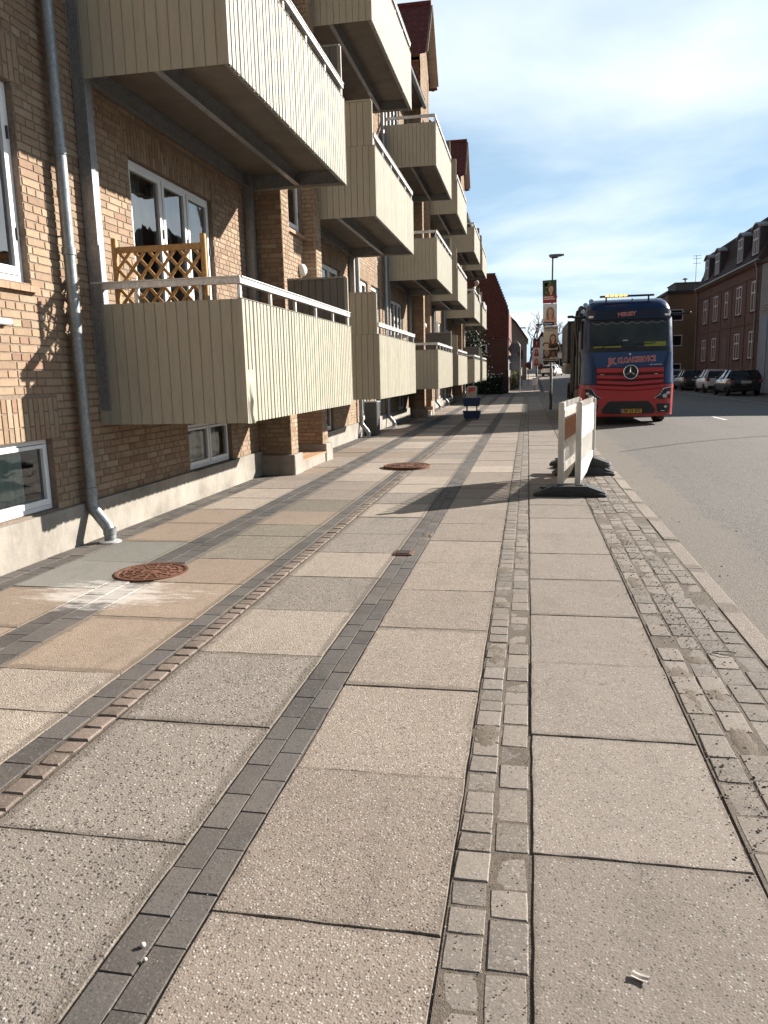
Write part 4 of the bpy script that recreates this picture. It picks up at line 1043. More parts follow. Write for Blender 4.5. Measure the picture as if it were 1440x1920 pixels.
m = MB(); m.box(TX-0.16, TX-0.02, TY+yfront(0, 2.36)-0.014, TY+yfront(0, 2.3)+0.02, TZ+2.28, TZ+2.36); m.box(TX+0.1, TX+0.18, TY+yfront(0, 2.4)-0.014, TY+yfront(0, 2.4)+0.02, TZ+2.30, TZ+2.36); m.build('dash_card', plain('pale_card', (0.4,0.42,0.42), 0.6), cab)
# grille with its bars
gr = patch('grille', [(1.02, -0.80, 0.86), (1.3, -0.86, 0.92), (1.59, -0.88, 0.94)], 0.0, 0.012, M_trim, cab)
for i, (z0, z1) in enumerate(((1.44, 1.585), (1.285, 1.40), (1.14, 1.25), (1.00, 1.11))):
    m = MB(); A = []
    for x in [-0.88+0.1*j for j in range(19)]:
        dz = -0.05*(1-abs(x/0.9))*min(1, i*0.6)
        y = yfront(x, (z0+z1)/2)
        A.append([W(x+0.03, y-0.03, z0+dz), W(x+0.03, y-0.075, z0+0.03+dz), W(x+0.03, y-0.06, z1+dz), W(x+0.03, y-0.02, z1+dz)])
    m.loft(A); m.build('grille_bar', M_red, gr, smooth=30)
for x in (-0.7, 0.74):
    m = MB(); m.cbox(TX+x-0.05, TX+x+0.05, TY-0.0, TY+0.03, TZ+1.40, TZ+1.425, 0.004); m.build('chrome_clip', M_chrome, gr)
# the round star emblem
ex, ez = 0.06, 1.47; ey = yfront(ex, ez)-0.085
m = MB(); m.lathe(W(ex, ey, ez), [(0.195, 0.03), (0.20, 0.0), (0.19, 0.0)], 36, axis='y'); em = m.build('emblem', M_trim, cab, smooth=30)
m = MB(); pts = [W(ex+0.188*math.cos(a), ey-0.012, ez+0.188*math.sin(a)) for a in [2*math.pi*i/40 for i in range(41)]]
m.tube(pts, 0.016, 8, cap=False); m.build('emblem_ring', M_chrome, em, smooth=True)
m = MB()
for k in range(3):
    a = math.pi/2+k*2*math.pi/3; tip = (ex+0.178*math.cos(a), ez+0.178*math.sin(a))
    l = (ex+0.03*math.cos(a+1.05), ez+0.03*math.sin(a+1.05)); r = (ex+0.03*math.cos(a-1.05), ez+0.03*math.sin(a-1.05))
    m.add([W(ex, ey-0.035, ez), W(l[0], ey-0.008, l[1]), W(tip[0], ey-0.014, tip[1]), W(r[0], ey-0.008, r[1])], [(0, 1, 2), (0, 2, 3)])
m.build('emblem_star', M_chrome, em)
# lettering
ty = yfront(0.05, 1.78)-0.03
def ttext(name, txt, size, mat, x, z, width, bold, dy=0.0, tilt=0.045):
    return put_text(name, txt, size, mat, cab, W(x, yfront(x, z)-0.026+dy, z), width, bold, 0.003, (rad(90), -tilt, 0))
ttext('lettering_outline', 'JK', 0.25, M_pinklet, -0.44, 1.765, 0.27, 0.011)
ttext('lettering', 'JK', 0.25, M_redlet, -0.44, 1.765, 0.245, 0.001, -0.006)
ttext('lettering_outline', 'KLOAKSERVICE', 0.205, M_pinklet, 0.22, 1.805, 1.02, 0.010)
ttext('lettering', 'KLOAKSERVICE', 0.205, M_redlet, 0.22, 1.805, 1.0, 0.001, -0.006)
ttext('visor_lettering', 'MERSEY', 0.15, M_pinklet, -0.06, 3.06, 0.50, 0.006, -0.05, 0.06)
ttext('visor_lettering', 'MERSEY', 0.15, M_redlet, -0.06, 3.06, 0.49, 0.0, -0.056, 0.06)
for (x, wd) in ((0.62, 0.09), (0.80, 0.22)):
    m = MB(); m.box(TX+x-wd/2, TX+x+wd/2, TY+yfront(x, 1.66)-0.026, TY+yfront(x, 1.66)-0.0, TZ+1.655, TZ+1.675); m.build('silver_badge', M_chrome, cab)
m = MB(); m.lathe(W(0.04, yfront(0, 1.98)-0.02, 1.965), [(0.035, 0), (0.03, -0.008), (0.01, -0.01)], 14, axis='y'); m.build('small_badge', M_chrome, cab)
# lower grille, plate, head lamps
patch('lower_grille', [(0.315, -0.66, 0.72), (0.42, -0.70, 0.76), (0.56, -0.60, 0.66), (0.66, -0.50, 0.56)], 0.0, 0.012, M_trim, bump)
patch('lower_lip', [(0.235, -1.0, 1.0), (0.30, -1.05, 1.05)], 0.0, 0.03, M_red, bump)
patch('plate_mount', [(0.30, -0.42, 0.50), (0.46, -0.42, 0.50)], 0.0, 0.03, M_trim, bump)
py_ = TY + yfront(0.1, 0.38)-0.036
m = MB(); m.cbox(TX-0.13, TX+0.39, py_-0.012, py_, TZ+0.325, TZ+0.445, 0.004); pl = m.build('number_plate', plain('yellow_plate', (0.62,0.33,0.03), 0.5, 0, 0.04), bump)
m = MB(); m.box(TX-0.175, TX-0.135, py_-0.013, py_-0.001, TZ+0.325, TZ+0.445); m.build('plate_strip', plain('plate_blue', (0.1,0.15,0.3), 0.5), pl)
put_text('plate_lettering', 'EB 23 272', 0.115, M_trim, pl, (TX+0.13, py_-0.014, TZ+0.385), 0.46, 0.004, 0.002)
for s in (-1, 1):
    P = lambda x, z, o_: W(s*x, yfront(s*x, z)-o_, z)
    out = [(1.17, 1.02), (0.97, 0.99), (0.90, 0.84), (0.74, 0.75), (0.90, 0.70), (1.16, 0.72)]
    m = MB(); n = len(out); vs = [P(x, z, 0.020) for x, z in out] + [P(x, z, -0.03) for x, z in out]
    m.add(vs, [tuple(range(n)), tuple(range(n, 2*n))[::-1]] + [(k, (k+1) % n, n+(k+1) % n, n+k) for k in range(n)]); hl = m.build('headlight', M_trim, bump)
    m = MB(); m.tube([P(x, z, 0.026) for x, z in [(1.19, 1.035), (0.96, 1.0), (0.88, 0.845), (0.72, 0.745)]], 0.012, 6); m.build('chrome_edge', M_chrome, hl)
    for (x, z, r_) in ((1.0, 0.80, 0.062), (1.09, 0.88, 0.05)):
        m = MB(); c_ = P(x, z, 0.018); m.lathe(c_, [(r_, 0.0), (r_*0.96, -0.012), (r_*0.5, -0.02), (0.005, -0.024)], 18, axis='y'); m.build('lens', plain('lamp_lens', (0.55,0.55,0.52), 0.12, 0.7), hl, smooth=50)
    patch('fog_lamp_recess', [(0.34, min(s*0.82, s*1.13), max(s*0.82, s*1.13)), (0.42, min(s*0.80, s*1.16), max(s*0.80, s*1.16)), (0.58, min(s*0.78, s*1.17), max(s*0.78, s*1.17))], 0.0, 0.012, M_trim, bump)
    m = MB(); m.lathe(P(1.03, 0.50, 0.02), [(0.045, 0.0), (0.04, -0.012), (0.005, -0.018)], 14, axis='y'); m.build('fog_lamp', plain('lamp_lens', (0.55,0.55,0.52), 0.12, 0.7), bump, smooth=50)
    m = MB(); m.cbox(TX+s*0.96-0.05, TX+s*0.96+0.05, TY+yfront(s*0.96, .38)-0.03, TY+yfront(s*0.96, .38), TZ+0.375, TZ+0.395, 0.005); m.build('fog_trim', M_chrome, bump)
    # marker light and mirror arm
    m = MB(); m.cbox(TX+s*1.02-0.07, TX+s*1.02+0.07, TY+yfront(s*1.0, 3.05)-0.07, TY+yfront(s*1.0, 3.05), TZ+2.99, TZ+3.05, 0.012)
    m.build('marker_light', plain('lit_marker', (0.9,0.88,0.8), 0.3, 0, 0.03), cab)
    m = MB(); m.tube([W(s*1.16, 0.55, 3.04), W(s*1.42, 0.42, 3.03), W(s*1.62, 0.40, 3.06)], [0.04, 0.035, 0.03], 8); m.cbox(TX+s*1.58-0.09, TX+s*1.58+0.09, TY+0.34, TY+0.46, TZ+3.02, TZ+3.09, 0.02); m.build('mirror_arm', M_trim, cab, smooth=35)
# roof light bar
m = MB(); m.cbox(TX-0.78, TX+0.70, TY+0.50, TY+0.60, TZ+3.56, TZ+3.61, 0.012)
for x in (-0.6, 0.55): m.box(TX+x-0.02, TX+x+0.02, TY+0.53, TY+0.58, TZ+3.44, TZ+3.57)
lb = m.build('roof_bar', M_trim, cab)
b = NB('lit_amber_lens'); M_amber = b.done((0.8,0.35,0.03), 0.3, emit=(1.0,0.50,0.09), es=2.6)
M_amber2 = plain('amber_housing', (0.55,0.24,0.03), 0.4)
m = MB(); m.cbox(TX-0.64, TX-0.02, TY+0.44, TY+0.56, TZ+3.555, TZ+3.63, 0.01); ab = m.build('warning_light_bar', M_amber2, cab)
for i in range(5):
    m = MB(); m.cbox(TX-0.625+0.122*i, TX-0.625+0.122*i+0.09, TY+0.432, TY+0.446, TZ+3.575, TZ+3.62, 0.004); m.build('amber_lamp', M_amber, ab)
m = MB(); m.lathe(W(0.08, 0.40, 3.47), [(0.03, 0), (0.034, -0.02), (0.01, -0.05)], 10, axis='y'); m.build('roof_camera', M_chrome, cab)
# side windows, doors, pipes beside the cab (pavement side)
for s in (-1, 1):
    m = MB(); m.prism([(TY+0.42, TZ+2.15), (TY+1.55, TZ+2.15), (TY+1.55, TZ+2.95), (TY+0.62, TZ+2.95)], 'x', TX+s*1.203-0.02, TX+s*1.232+0.0 if s < 0 else TX+s*1.236); m.build('side_window', M_darkglass, cab)
    m = MB(); m.bar(W(s*1.25, 1.7, 1.3), W(s*1.25, 1.7, 2.7), 0.03, 0.03); m.build('grab_rail', M_alu, cab)
    for zz_ in (0.42, 0.78):
        m = MB(); m.cbox(TX+s*1.18-0.08, TX+s*1.18+0.08, TY+0.75, TY+1.35, TZ+zz_-0.02, TZ+zz_+0.02, 0.006); m.build('step', M_trim, cab)
pp = [[(-1.36, 0.62, 1.1), (-1.36, 0.62, 2.2), (-1.42, 0.75, 2.75), (-1.38, 0.9, 3.1)], [(-1.30, 0.4, 1.15), (-1.28, 0.42, 1.9), (-1.30, 0.5, 2.05)],
      [(-1.36, 2.3, 0.9), (-1.36, 2.3, 2.9), (-1.30, 2.0, 3.3), (-1.12, 1.9, 3.44)], [(-1.33, 1.1, 1.2), (-1.33, 1.1, 3.0), (-1.22, 1.0, 3.3)], [(-1.40, 2.55, 0.8), (-1.40, 2.55, 3.0)]]
for q, r_ in zip(pp, (0.035, 0.022, 0.045, 0.03, 0.05)):
    m = MB(); m.tube([W(*p_) for p_ in q], r_, 10); m.build('pipe', M_greyp, T, smooth=40)
# chassis, tank and side gear
m = MB(); m.box(TX-1.0, TX+1.0, TY+0.3, TY+9.6, TZ+0.55, TZ+1.05); m.build('chassis', M_trim, T)
m = MB(); m.box(TX-1.16, TX+1.16, TY+0.35, TY+9.2, TZ+0.31, TZ+0.95); m.build('under_truck_sun_block', M_trim, T)  # added black box that blocks sunlight from passing under the truck
m = MB(); m.lathe(W(0, 2.7, 2.25), [(0.3, 0), (0.95, 0.15), (1.12, 0.4), (1.12, 6.2), (0.95, 6.45), (0.3, 6.6)], 36, axis='y'); tank = m.build('tank', M_blue, T, smooth=40)
for y in (3.3, 4.8, 6.3, 7.8):
    m = MB(); m.lathe(W(0, 2.7+y-2.7, 2.25), [(1.125, -0.05), (1.16, -0.04), (1.16, 0.04), (1.125, 0.05)], 36, axis='y'); m.build('tank_band', M_trim, tank, smooth=40)
m = MB(); m.cbox(TX-1.27, TX-0.95, TY+2.9, TY+5.2, TZ+0.95, TZ+2.0, 0.03); m.build('side_cabinet', plain('dark_grey_gear', (0.06,0.055,0.05), 0.5), T)
m = MB(); m.cbox(TX-1.46, TX-0.9, TY+4.6, TY+8.9, TZ+1.85, TZ+3.2, 0.03); m.build('hose_tray', M_trim, T)
for i in range(7):
    m = MB(); m.lathe(W(-1.30, 5.9+0.40*i, 1.62), [(0.15, -0.12), (0.19, -0.08), (0.19, 0.08), (0.15, 0.12)], 16, axis='y'); m.build('hose_roll', plain('pale_hose', (0.30,0.27,0.24), 0.7), T, smooth=40)
m = MB(); m.cbox(TX-1.45, TX-1.3, TY+5.0, TY+5.2, TZ+2.3, TZ+2.7, 0.02); m.build('side_lamp', M_trim, T)
m = MB(); m.box(TX-1.24, TX-1.16, TY+1.0, TY+2.2, TZ+0.55, TZ+1.0); m.build('side_skirt', M_red, T)
for s in (-1, 1):
    for y in (1.45, 6.2, 7.5):
        m = MB(); cx_ = TX+s*1.06; o_ = s
        m.lathe((cx_, TY+y, TZ+0.50), [(0.30, -0.15), (0.46, -0.155), (0.505, -0.11), (0.51, 0.0), (0.505, 0.11), (0.46, 0.155), (0.30, 0.15)], 32, axis='x'); wh = m.build('wheel', M_black, T, smooth=40)
        m = MB(); m.lathe((cx_, TY+y, TZ+0.50), [(0.30, -0.13), (0.27, -0.06), (0.12, -0.10), (0.10, -0.14), (0.10, 0.14), (0.12, 0.10), (0.27, 0.06), (0.30, 0.13)], 24, axis='x'); m.build('rim', M_galv, wh, smooth=40)
        m = MB(); ring = lambda r_: [(cx_, TY+y-r_*math.cos(a), TZ+0.5+r_*math.sin(a)) for a in [math.pi*i/12 for i in range(13)]]
        A = [(p_[0]-0.2, p_[1], p_[2]) for p_ in ring(0.6)]; B_ = [(p_[0]+0.2, p_[1], p_[2]) for p_ in ring(0.6)]; C_ = [(p_[0]+0.2, p_[1], p_[2]) for p_ in ring(0.63)]; D_ = [(p_[0]-0.2, p_[1], p_[2]) for p_ in ring(0.63)]
        m.loft([A, B_, C_, D_, A], cap=False, closed=False); m.build('mudguard', M_trim if y > 2 else M_red, T)
# exhaust and air gear behind the cab on the pavement side
m = MB(); m.cbox(TX-1.25, TX-0.55, TY+2.25, TY+2.62, TZ+1.1, TZ+3.5, 0.05); m.build('air_stack', M_trim, T)
for (x, y, z) in ((-1.15, 1.0, 3.36), (-1.2, 1.2, 3.2), (-1.0, 0.9, 3.45)):
    m = MB(); m.tube([W(x, y, z), W(x, y-0.22, z+0.03)], [0.035, 0.07], 10); m.build('air_horn', M_chrome, cab, smooth=40)

# ================================================================== BARRIERS
def rubber_foot(loc, rz, label, L=0.86):
    t = thing('rubber_ballast', label, 'rubber base', loc, 'black rubber bases of the barriers')
    x0, y0, z0 = loc; m = MB()
    prof = [(-L/2, 0.0), (-L/2, 0.03), (-L/2+0.015, 0.042), (-0.20, 0.122), (0.20, 0.122), (L/2-0.015, 0.042), (L/2, 0.03), (L/2, 0.0)]
    hw_ = 0.17
    A = [[(x0+x, y0-hw_*k, z0+z) for x, z in prof] for k in (1.0,)] ; rings = []
    for yy, sc_z, sh in ((-hw_, 0.55, 0.03), (-hw_*0.82, 0.98, 0.0), (-0.055, 1.0, 0), (0.055, 1.0, 0), (hw_*0.82, 0.98, 0), (hw_, 0.55, 0.03)):
        rings.append([(x0+x*(1-sh), y0+yy, z0+z*sc_z) for x, z in prof])
    m.loft(rings); m.build('base', M_black, t)
    for xx in (-0.115, 0.115):
        m = MB(); m.cbox(x0+xx-0.045, x0+xx+0.045, y0-0.08, y0+0.08, z0+0.112, z0+0.13, 0.006); m.build('socket', M_black, t)
    m = MB(); m.cbox(x0-L/2+0.07, x0-0.2, y0-0.05, y0+0.05, z0+0.085, z0+0.10, 0.005); m.build('handle_recess', plain('worn_rubber', (0.05,0.048,0.045), 0.6), t)
    t.rotation_euler.z = rz; return t
rubber_foot((0.51, 9.40, 0.004), rad(-1.5), 'nearest black rubber base, holding both white barrier boards upright')
rubber_foot((0.80, 11.33, 0.004), rad(4), 'black rubber base under the far end of the barriers, lowest of the far stack')
rubber_foot((0.84, 12.15, 0.004), rad(-10), 'farthest black rubber base, lying behind the white barriers')
rubber_foot((0.76, 11.42, 0.128), rad(-6), 'black rubber base resting on top of another at the far end of the barriers')
def barrier(label, p0, p1, tape):
    # a plastic fence board that stands on edge: a near post, slotted body, comb top
    a = Vector((p0[0], p0[1], 0)); d = Vector((p1[0]-p0[0], p1[1]-p0[1], 0)); L = d.length; ang = math.atan2(d.y, d.x)
    t = thing('barrier_board', label, 'traffic barrier', (p0[0], p0[1], 0.10), 'white plastic barrier boards')
    O = Vector((p0[0], p0[1], 0))
    def bx(m, u0, u1, z0, z1, th, o_=0.0): m.box(O.x+u0, O.x+u1, O.y-th/2+o_, O.y+th/2+o_, z0, z1)
    m = MB(); m.cbox(O.x-0.02, O.x+0.045, O.y-0.035, O.y+0.035, 0.08, 1.115, 0.01); m.build('post', M_plastic, t)
    m = MB(); m.cbox(O.x+L-0.045, O.x+L, O.y-0.035, O.y+0.035, 0.26, 1.10, 0.01); m.build('post', M_plastic, t)
    m = MB(); N = 13; us = [0.05+(L-0.1)*i/N for i in range(N+1)]; st = us[1]-us[0]
    bx(m, 0.045, L-0.045, 0.96, 1.035, 0.024)
    for u in us: bx(m, u-st*0.17, u+st*0.17, 1.03, 1.12, 0.005)
    bx(m, 0.045, L-0.045, 0.66, 0.96, 0.024)                         # the closed film panel
    z0_, z1_ = 0.36, 0.66
    for u in us: bx(m, u-st*0.24, u+st*0.24, z0_, z1_, 0.005)
    lower = 0.20
    m.prism([(O.x+0.045, 0.12), (O.x+0.50*L, 0.15), (O.x+L*0.72, 0.22), (O.x+L-0.045, 0.28), (O.x+L-0.045, z0_), (O.x+0.045, z0_)], 'y', O.y-0.014, O.y+0.014)
    m.build('board', M_plastic, t)
    if tape:
        m = MB(); m.add([(O.x+0.06, O.y-0.0155*tape, 0.64), (O.x+L-0.06, O.y-0.0155*tape, 0.64), (O.x+L-0.06, O.y-0.0155*tape, 0.90), (O.x+0.06, O.y-0.0155*tape, 0.90)], [(0, 1, 2, 3)])
        m.build('reflective_film', M_tape, t, fix=False)
    for z in (0.16, 0.6, 1.0):
        m = MB(); m.lathe((O.x+0.012, O.y-0.036, z), [(0.008, 0.002), (0.008, -0.002), (0.003, -0.004)], 8, axis='y'); m.build('bolt', M_galv, t)
    t.rotation_euler.z = ang; return t
barrier('left one of two white barrier boards, with faded orange film on its sunny side', (0.40, 9.42), (0.725, 11.35), 1)
barrier('right one of two white barrier boards, plain white all over', (0.61, 9.50), (0.925, 11.35), 0)

# ================================================================== LAMP POSTS AND POSTERS
def lamp_post(loc, h, label):
    t = thing('street_lamp', label, 'street lamp', loc, 'street lamps along the pavement'); x, y, z = loc
    m = MB(); m.tube([(x, y, z-0.05), (x, y, z+1.6), (x, y, z+1.62), (x, y, z+h-0.08)], [0.055, 0.055, 0.04, 0.032], 14); m.build('pole', plain('dark_grey_pole', (0.075,0.078,0.082), 0.5, 0.3), t, smooth=40)
    m = MB(); rr = []
    for (u, hw_, zl, zu) in ((-0.15, 0.03, 0.0, 0.03), (-0.11, 0.09, 0.07, 0.06), (0.02, 0.11, 0.085, 0.065), (0.25, 0.10, 0.05, 0.065), (0.42, 0.06, 0.01, 0.055), (0.46, 0.02, -0.01, 0.045)):
        rr.append([(x+u, y+hw_*math.cos(a), z+h-0.04+(zu if math.sin(a) > 0 else zl)*math.sin(a)) for a in [2*math.pi*i/12 for i in range(12)]])
    m.loft(rr); hd = m.build('lamp_head', plain('grey_lamp_housing', (0.16,0.17,0.18), 0.45, 0.3), t, smooth=60)
    m = MB(); m.cbox(x-0.05, x+0.2, y-0.07, y+0.07, z+h-0.13, z+h-0.118, 0.004); m.build('lamp_glass', M_darkglass, hd)
    m = MB(); m.cbox(x-0.058, x-0.02, y-0.062, y-0.052, z+0.4, z+0.75, 0.003); m.build('service_hatch', plain('dark_grey_pole', (0.075,0.078,0.082), 0.5, 0.3), t)
    return t
LX, LY = 0.90, 31.5
lamp_post((LX, LY, 0), 5.95, 'nearer grey street lamp whose pole carries a stack of portrait posters')
lamp_post((0.715, 64.0, 0.09), 5.2, 'farther grey street lamp beyond the side street, with small posters on its pole')
_pm = {}
def pm(c, name='printed_ink'):
    k = tuple(round(q, 3) for q in c)
    if k not in _pm: _pm[k] = plain('%s_%d' % (name, len(_pm)), tuple(min(0.85, q*1.3+0.015) for q in cs(c)), 0.55, 0, 0.03, 6)
    return _pm[k]
def ell(m, x, y, z, rx, rz, n=20, a0=0, a1=2*math.pi):
    m.add([(x+rx*math.cos(a0+(a1-a0)*i/n), y, z+rz*math.sin(a0+(a1-a0)*i/n)) for i in range(n)], [tuple(range(n))])
def portrait(par, x, y, z, s, hair, skin, top, long_hair=True):
    # flat printed head and shoulders, centred on the face
    m = MB(); ell(m, x, y-0.001, z-1.55*s, 1.25*s, 0.75*s); m.build('print', pm(top), par, fix=False)
    m = MB(); ell(m, x, y-0.002, z+0.12*s, 0.72*s, 0.92*s)
    if long_hair: ell(m, x-0.42*s, y-0.002, z-0.55*s, 0.38*s, 0.9*s); ell(m, x+0.42*s, y-0.002, z-0.55*s, 0.36*s, 0.9*s)
    m.build('print', pm(hair), par, fix=False)
    m = MB(); ell(m, x, y-0.0035, z-0.75*s, 0.24*s, 0.5*s); ell(m, x, y-0.0036, z-0.05*s, 0.50*s, 0.66*s); m.build('print', pm(skin), par, fix=False)
    m = MB(); ell(m, x-0.2*s, y-0.0045, z+0.08*s, 0.09*s, 0.045*s, 10); ell(m, x+0.2*s, y-0.0045, z+0.08*s, 0.09*s, 0.045*s, 10); ell(m, x, y-0.0045, z-0.14*s, 0.07*s, 0.04*s, 10)
    m.build('print', pm(tuple(q*0.45 for q in hair)), par, fix=False)
    m = MB(); ell(m, x, y-0.0045, z-0.32*s, 0.19*s, 0.07*s, 12); m.build('print', pm((0.72, 0.45, 0.42)), par, fix=False)
def rect(par, x0, x1, z0, z1, y, c):
    m = MB(); m.add([(x0, y, z0), (x1, y, z0), (x1, y, z1), (x0, y, z1)], [(0, 1, 2, 3)]); return m.build('print', pm(c), par, fix=False)
def poster(loc, wd, ht, label, bgc, rz=0.0):
    x, y, z = loc; t = thing('poster', label, 'poster', loc, 'portrait posters on the lamp poles')
    m = MB(); m.box(x-wd/2, x+wd/2, y, y+0.012, z, z+ht); bd = m.build('board', pm(bgc), t); t.rotation_euler.y = rz; return t, bd
YP = LY-0.075
t, bd = poster((0.81, YP, 4.13), 0.53, 0.87, 'topmost poster on the near lamp pole, smiling woman above a red name band', (0.22, 0.27, 0.16), rad(-1.5))
for i in range(14): 
    m = MB(); ell(m, 0.62+R.random()*0.18, YP-0.0008, 4.5+R.random()*0.42, 0.03+R.random()*0.05, 0.03+R.random()*0.04, 9); m.build('print', pm(R.choice([(0.42,0.5,0.28), (0.27,0.34,0.18), (0.5,0.56,0.36)])), bd, fix=False)
portrait(bd, 0.86, YP, 4.66, 0.19, (0.36,0.24,0.15), (0.80,0.62,0.52), (0.3,0.16,0.14))
rect(bd, 0.548, 1.072, 4.14, 4.42, YP-0.006, (0.62, 0.16, 0.13)); 
for i, zz_ in enumerate((4.36, 4.285)): rect(bd, 0.58, 0.95+0.05*i, zz_-0.02, zz_+0.022, YP-0.007, (0.93,0.80,0.76))
t, bd = poster((0.825, YP, 3.27), 0.53, 0.84, 'second poster from the top on the near lamp pole, long haired blonde woman on white', (0.86, 0.84, 0.81), rad(-0.5))
portrait(bd, 0.84, YP, 3.78, 0.20, (0.66,0.46,0.28), (0.84,0.64,0.52), (0.82,0.64,0.52))
rect(bd, 0.562, 0.99, 3.28, 3.42, YP-0.006, (0.10, 0.12, 0.30)); rect(bd, 0.59, 0.92, 3.335, 3.365, YP-0.007, (0.8,0.82,0.9))
m = MB(); ell(m, 1.02, YP-0.006, 3.40, 0.06, 0.11); m.build('print', pm((0.85,0.62,0.5)), bd, fix=False)
t, bd = poster((0.86, YP, 2.36), 0.56, 0.90, 'tall sepia poster on the near lamp pole with a name across its top', (0.80, 0.74, 0.66))
put_text('lettering', 'KRISTINE', 0.115, pm((0.28,0.18,0.16)), bd, (0.86, YP-0.003, 3.17), 0.48, 0.004, 0.001)
rect(bd, 0.63, 1.0, 3.075, 3.10, YP-0.002, (0.5,0.42,0.38)); portrait(bd, 0.95, YP, 2.78, 0.17, (0.52,0.34,0.22), (0.85,0.68,0.58), (0.25,0.14,0.13))
m = MB(); ell(m, 0.70, YP-0.003, 2.52, 0.1, 0.07); m.build('print', pm((0.86,0.72,0.62)), bd, fix=False); m = MB(); ell(m, 0.68, YP-0.002, 2.55, 0.13, 0.09); m.build('print', pm((0.4,0.28,0.22)), bd, fix=False)
t, bd = poster((0.86, YP, 1.85), 0.56, 0.50, 'lowest poster on the near lamp pole, two men above a dark name strip', (0.34, 0.26, 0.21))
portrait(bd, 0.72, YP, 2.22, 0.13, (0.66,0.6,0.55), (0.66,0.53,0.46), (0.2,0.17,0.16), False); portrait(bd, 0.98, YP-0.006, 2.20, 0.15, (0.2,0.13,0.1), (0.52,0.35,0.27), (0.75,0.72,0.7), False)
rect(bd, 0.58, 1.14, 1.93, 2.01, YP-0.014, (0.72,0.69,0.65)); rect(bd, 0.62, 1.1, 1.955, 1.985, YP-0.015, (0.3,0.26,0.24)); rect(bd, 0.58, 1.14, 1.851, 1.92, YP-0.014, (0.16,0.14,0.13))
for i, (z, c, hair, lab) in enumerate(((3.45, (0.30,0.16,0.13), (0.15,0.08,0.06), 'dark red poster at the top of the far lamp pole'), (2.75, (0.80,0.74,0.70), (0.36,0.22,0.17), 'poster with a woman on white in the middle of the far lamp pole'), (2.0, (0.78,0.66,0.60), (0.45,0.3,0.24), 'pale poster lowest on the far lamp pole'))):
    t, bd = poster((0.64, 63.93, z), 0.56, 0.68, lab, c); portrait(bd, 0.66, 63.93, z+0.40, 0.17, hair, (0.72,0.5,0.42), (0.55,0.2,0.17))

# ================================================================== BLUE BASKET STAND
cx_, cy_ = -1.80, 25.35
t = thing('basket_stand', 'stand with two dark blue baskets one above the other on the shaded pavement', 'basket stand', (cx_, cy_, 0))
M_bl = plain('blue_plastic', (0.014,0.030,0.10), 0.45, 0, 0.1)
for (z0, z1, nm) in ((0.04, 0.27, 'lower_basket'), (0.44, 0.70, 'upper_basket')):
    m = MB(); a, e = 0.24, 0.17; r0 = [(cx_-a, cy_-e, z0), (cx_+a, cy_-e, z0), (cx_+a, cy_+e, z0), (cx_-a, cy_+e, z0)]
    o_ = [(cx_+(p_[0]-cx_)*1.18, cy_+(p_[1]-cy_)*1.18, z1) for p_ in r0]; i_ = [(cx_+(p_[0]-cx_)*1.13, cy_+(p_[1]-cy_)*1.13, z1) for p_ in r0]; i0 = [(cx_+(p_[0]-cx_)*0.95, cy_+(p_[1]-cy_)*0.95, z0+0.02) for p_ in r0]
    m.loft([r0, o_, i_, i0]); bk = m.build(nm, M_bl, t)
    m = MB(); 
    for k in range(4):
        p_, q_ = o_[k], o_[(k+1) % 4]; m.bar(p_, q_, 0.03, 0.025)
    for fz in (0.35, 0.65):
        A = [tuple(r0[k][j]+(o_[k][j]-r0[k][j])*fz for j in range(3)) for k in range(4)]
        for k in range(4): m.bar(A[k], A[(k+1) % 4], 0.012, 0.012)
    m.build('rim', M_bl, bk)
for sx in (-1, 1):
    for sy in (-1, 1):
        m = MB(); m.tube([(cx_+sx*0.16, cy_+sy*0.12, 0.0), (cx_+sx*0.16, cy_+sy*0.12, 0.72)], 0.014, 8); m.build('leg', M_trim, t)
t = thing('price_holder', 'grey upright box with a red slanted panel standing in the upper blue basket', 'display box', (cx_-0.02, cy_, 0.68))
m = MB(); m.prism([(cx_-0.17, 0.60), (cx_+0.15, 0.60), (cx_+0.18, 1.04), (cx_+0.12, 1.09), (cx_-0.12, 1.09), (cx_-0.17, 1.03)], 'y', cy_-0.07, cy_+0.07); m.build('body', plain('grey_plastic', (0.33,0.31,0.28), 0.6), t)
m = MB(); m.add([(cx_-0.12, cy_-0.073, 0.87), (cx_+0.10, cy_-0.073, 0.93), (cx_+0.12, cy_-0.073, 1.05), (cx_-0.11, cy_-0.073, 1.05)], [(0, 1, 2, 3)]); m.build('red_panel', plain('red_card', (0.38,0.05,0.04), 0.6), t, fix=False)
m = MB(); m.add([(cx_-0.12, cy_-0.072, 0.855), (cx_+0.12, cy_-0.072, 0.86), (cx_+0.12, cy_-0.072, 0.95), (cx_-0.10, cy_-0.072, 0.872)], [(0, 1, 2, 3)]); m.build('white_stripe', M_paper, t, fix=False)

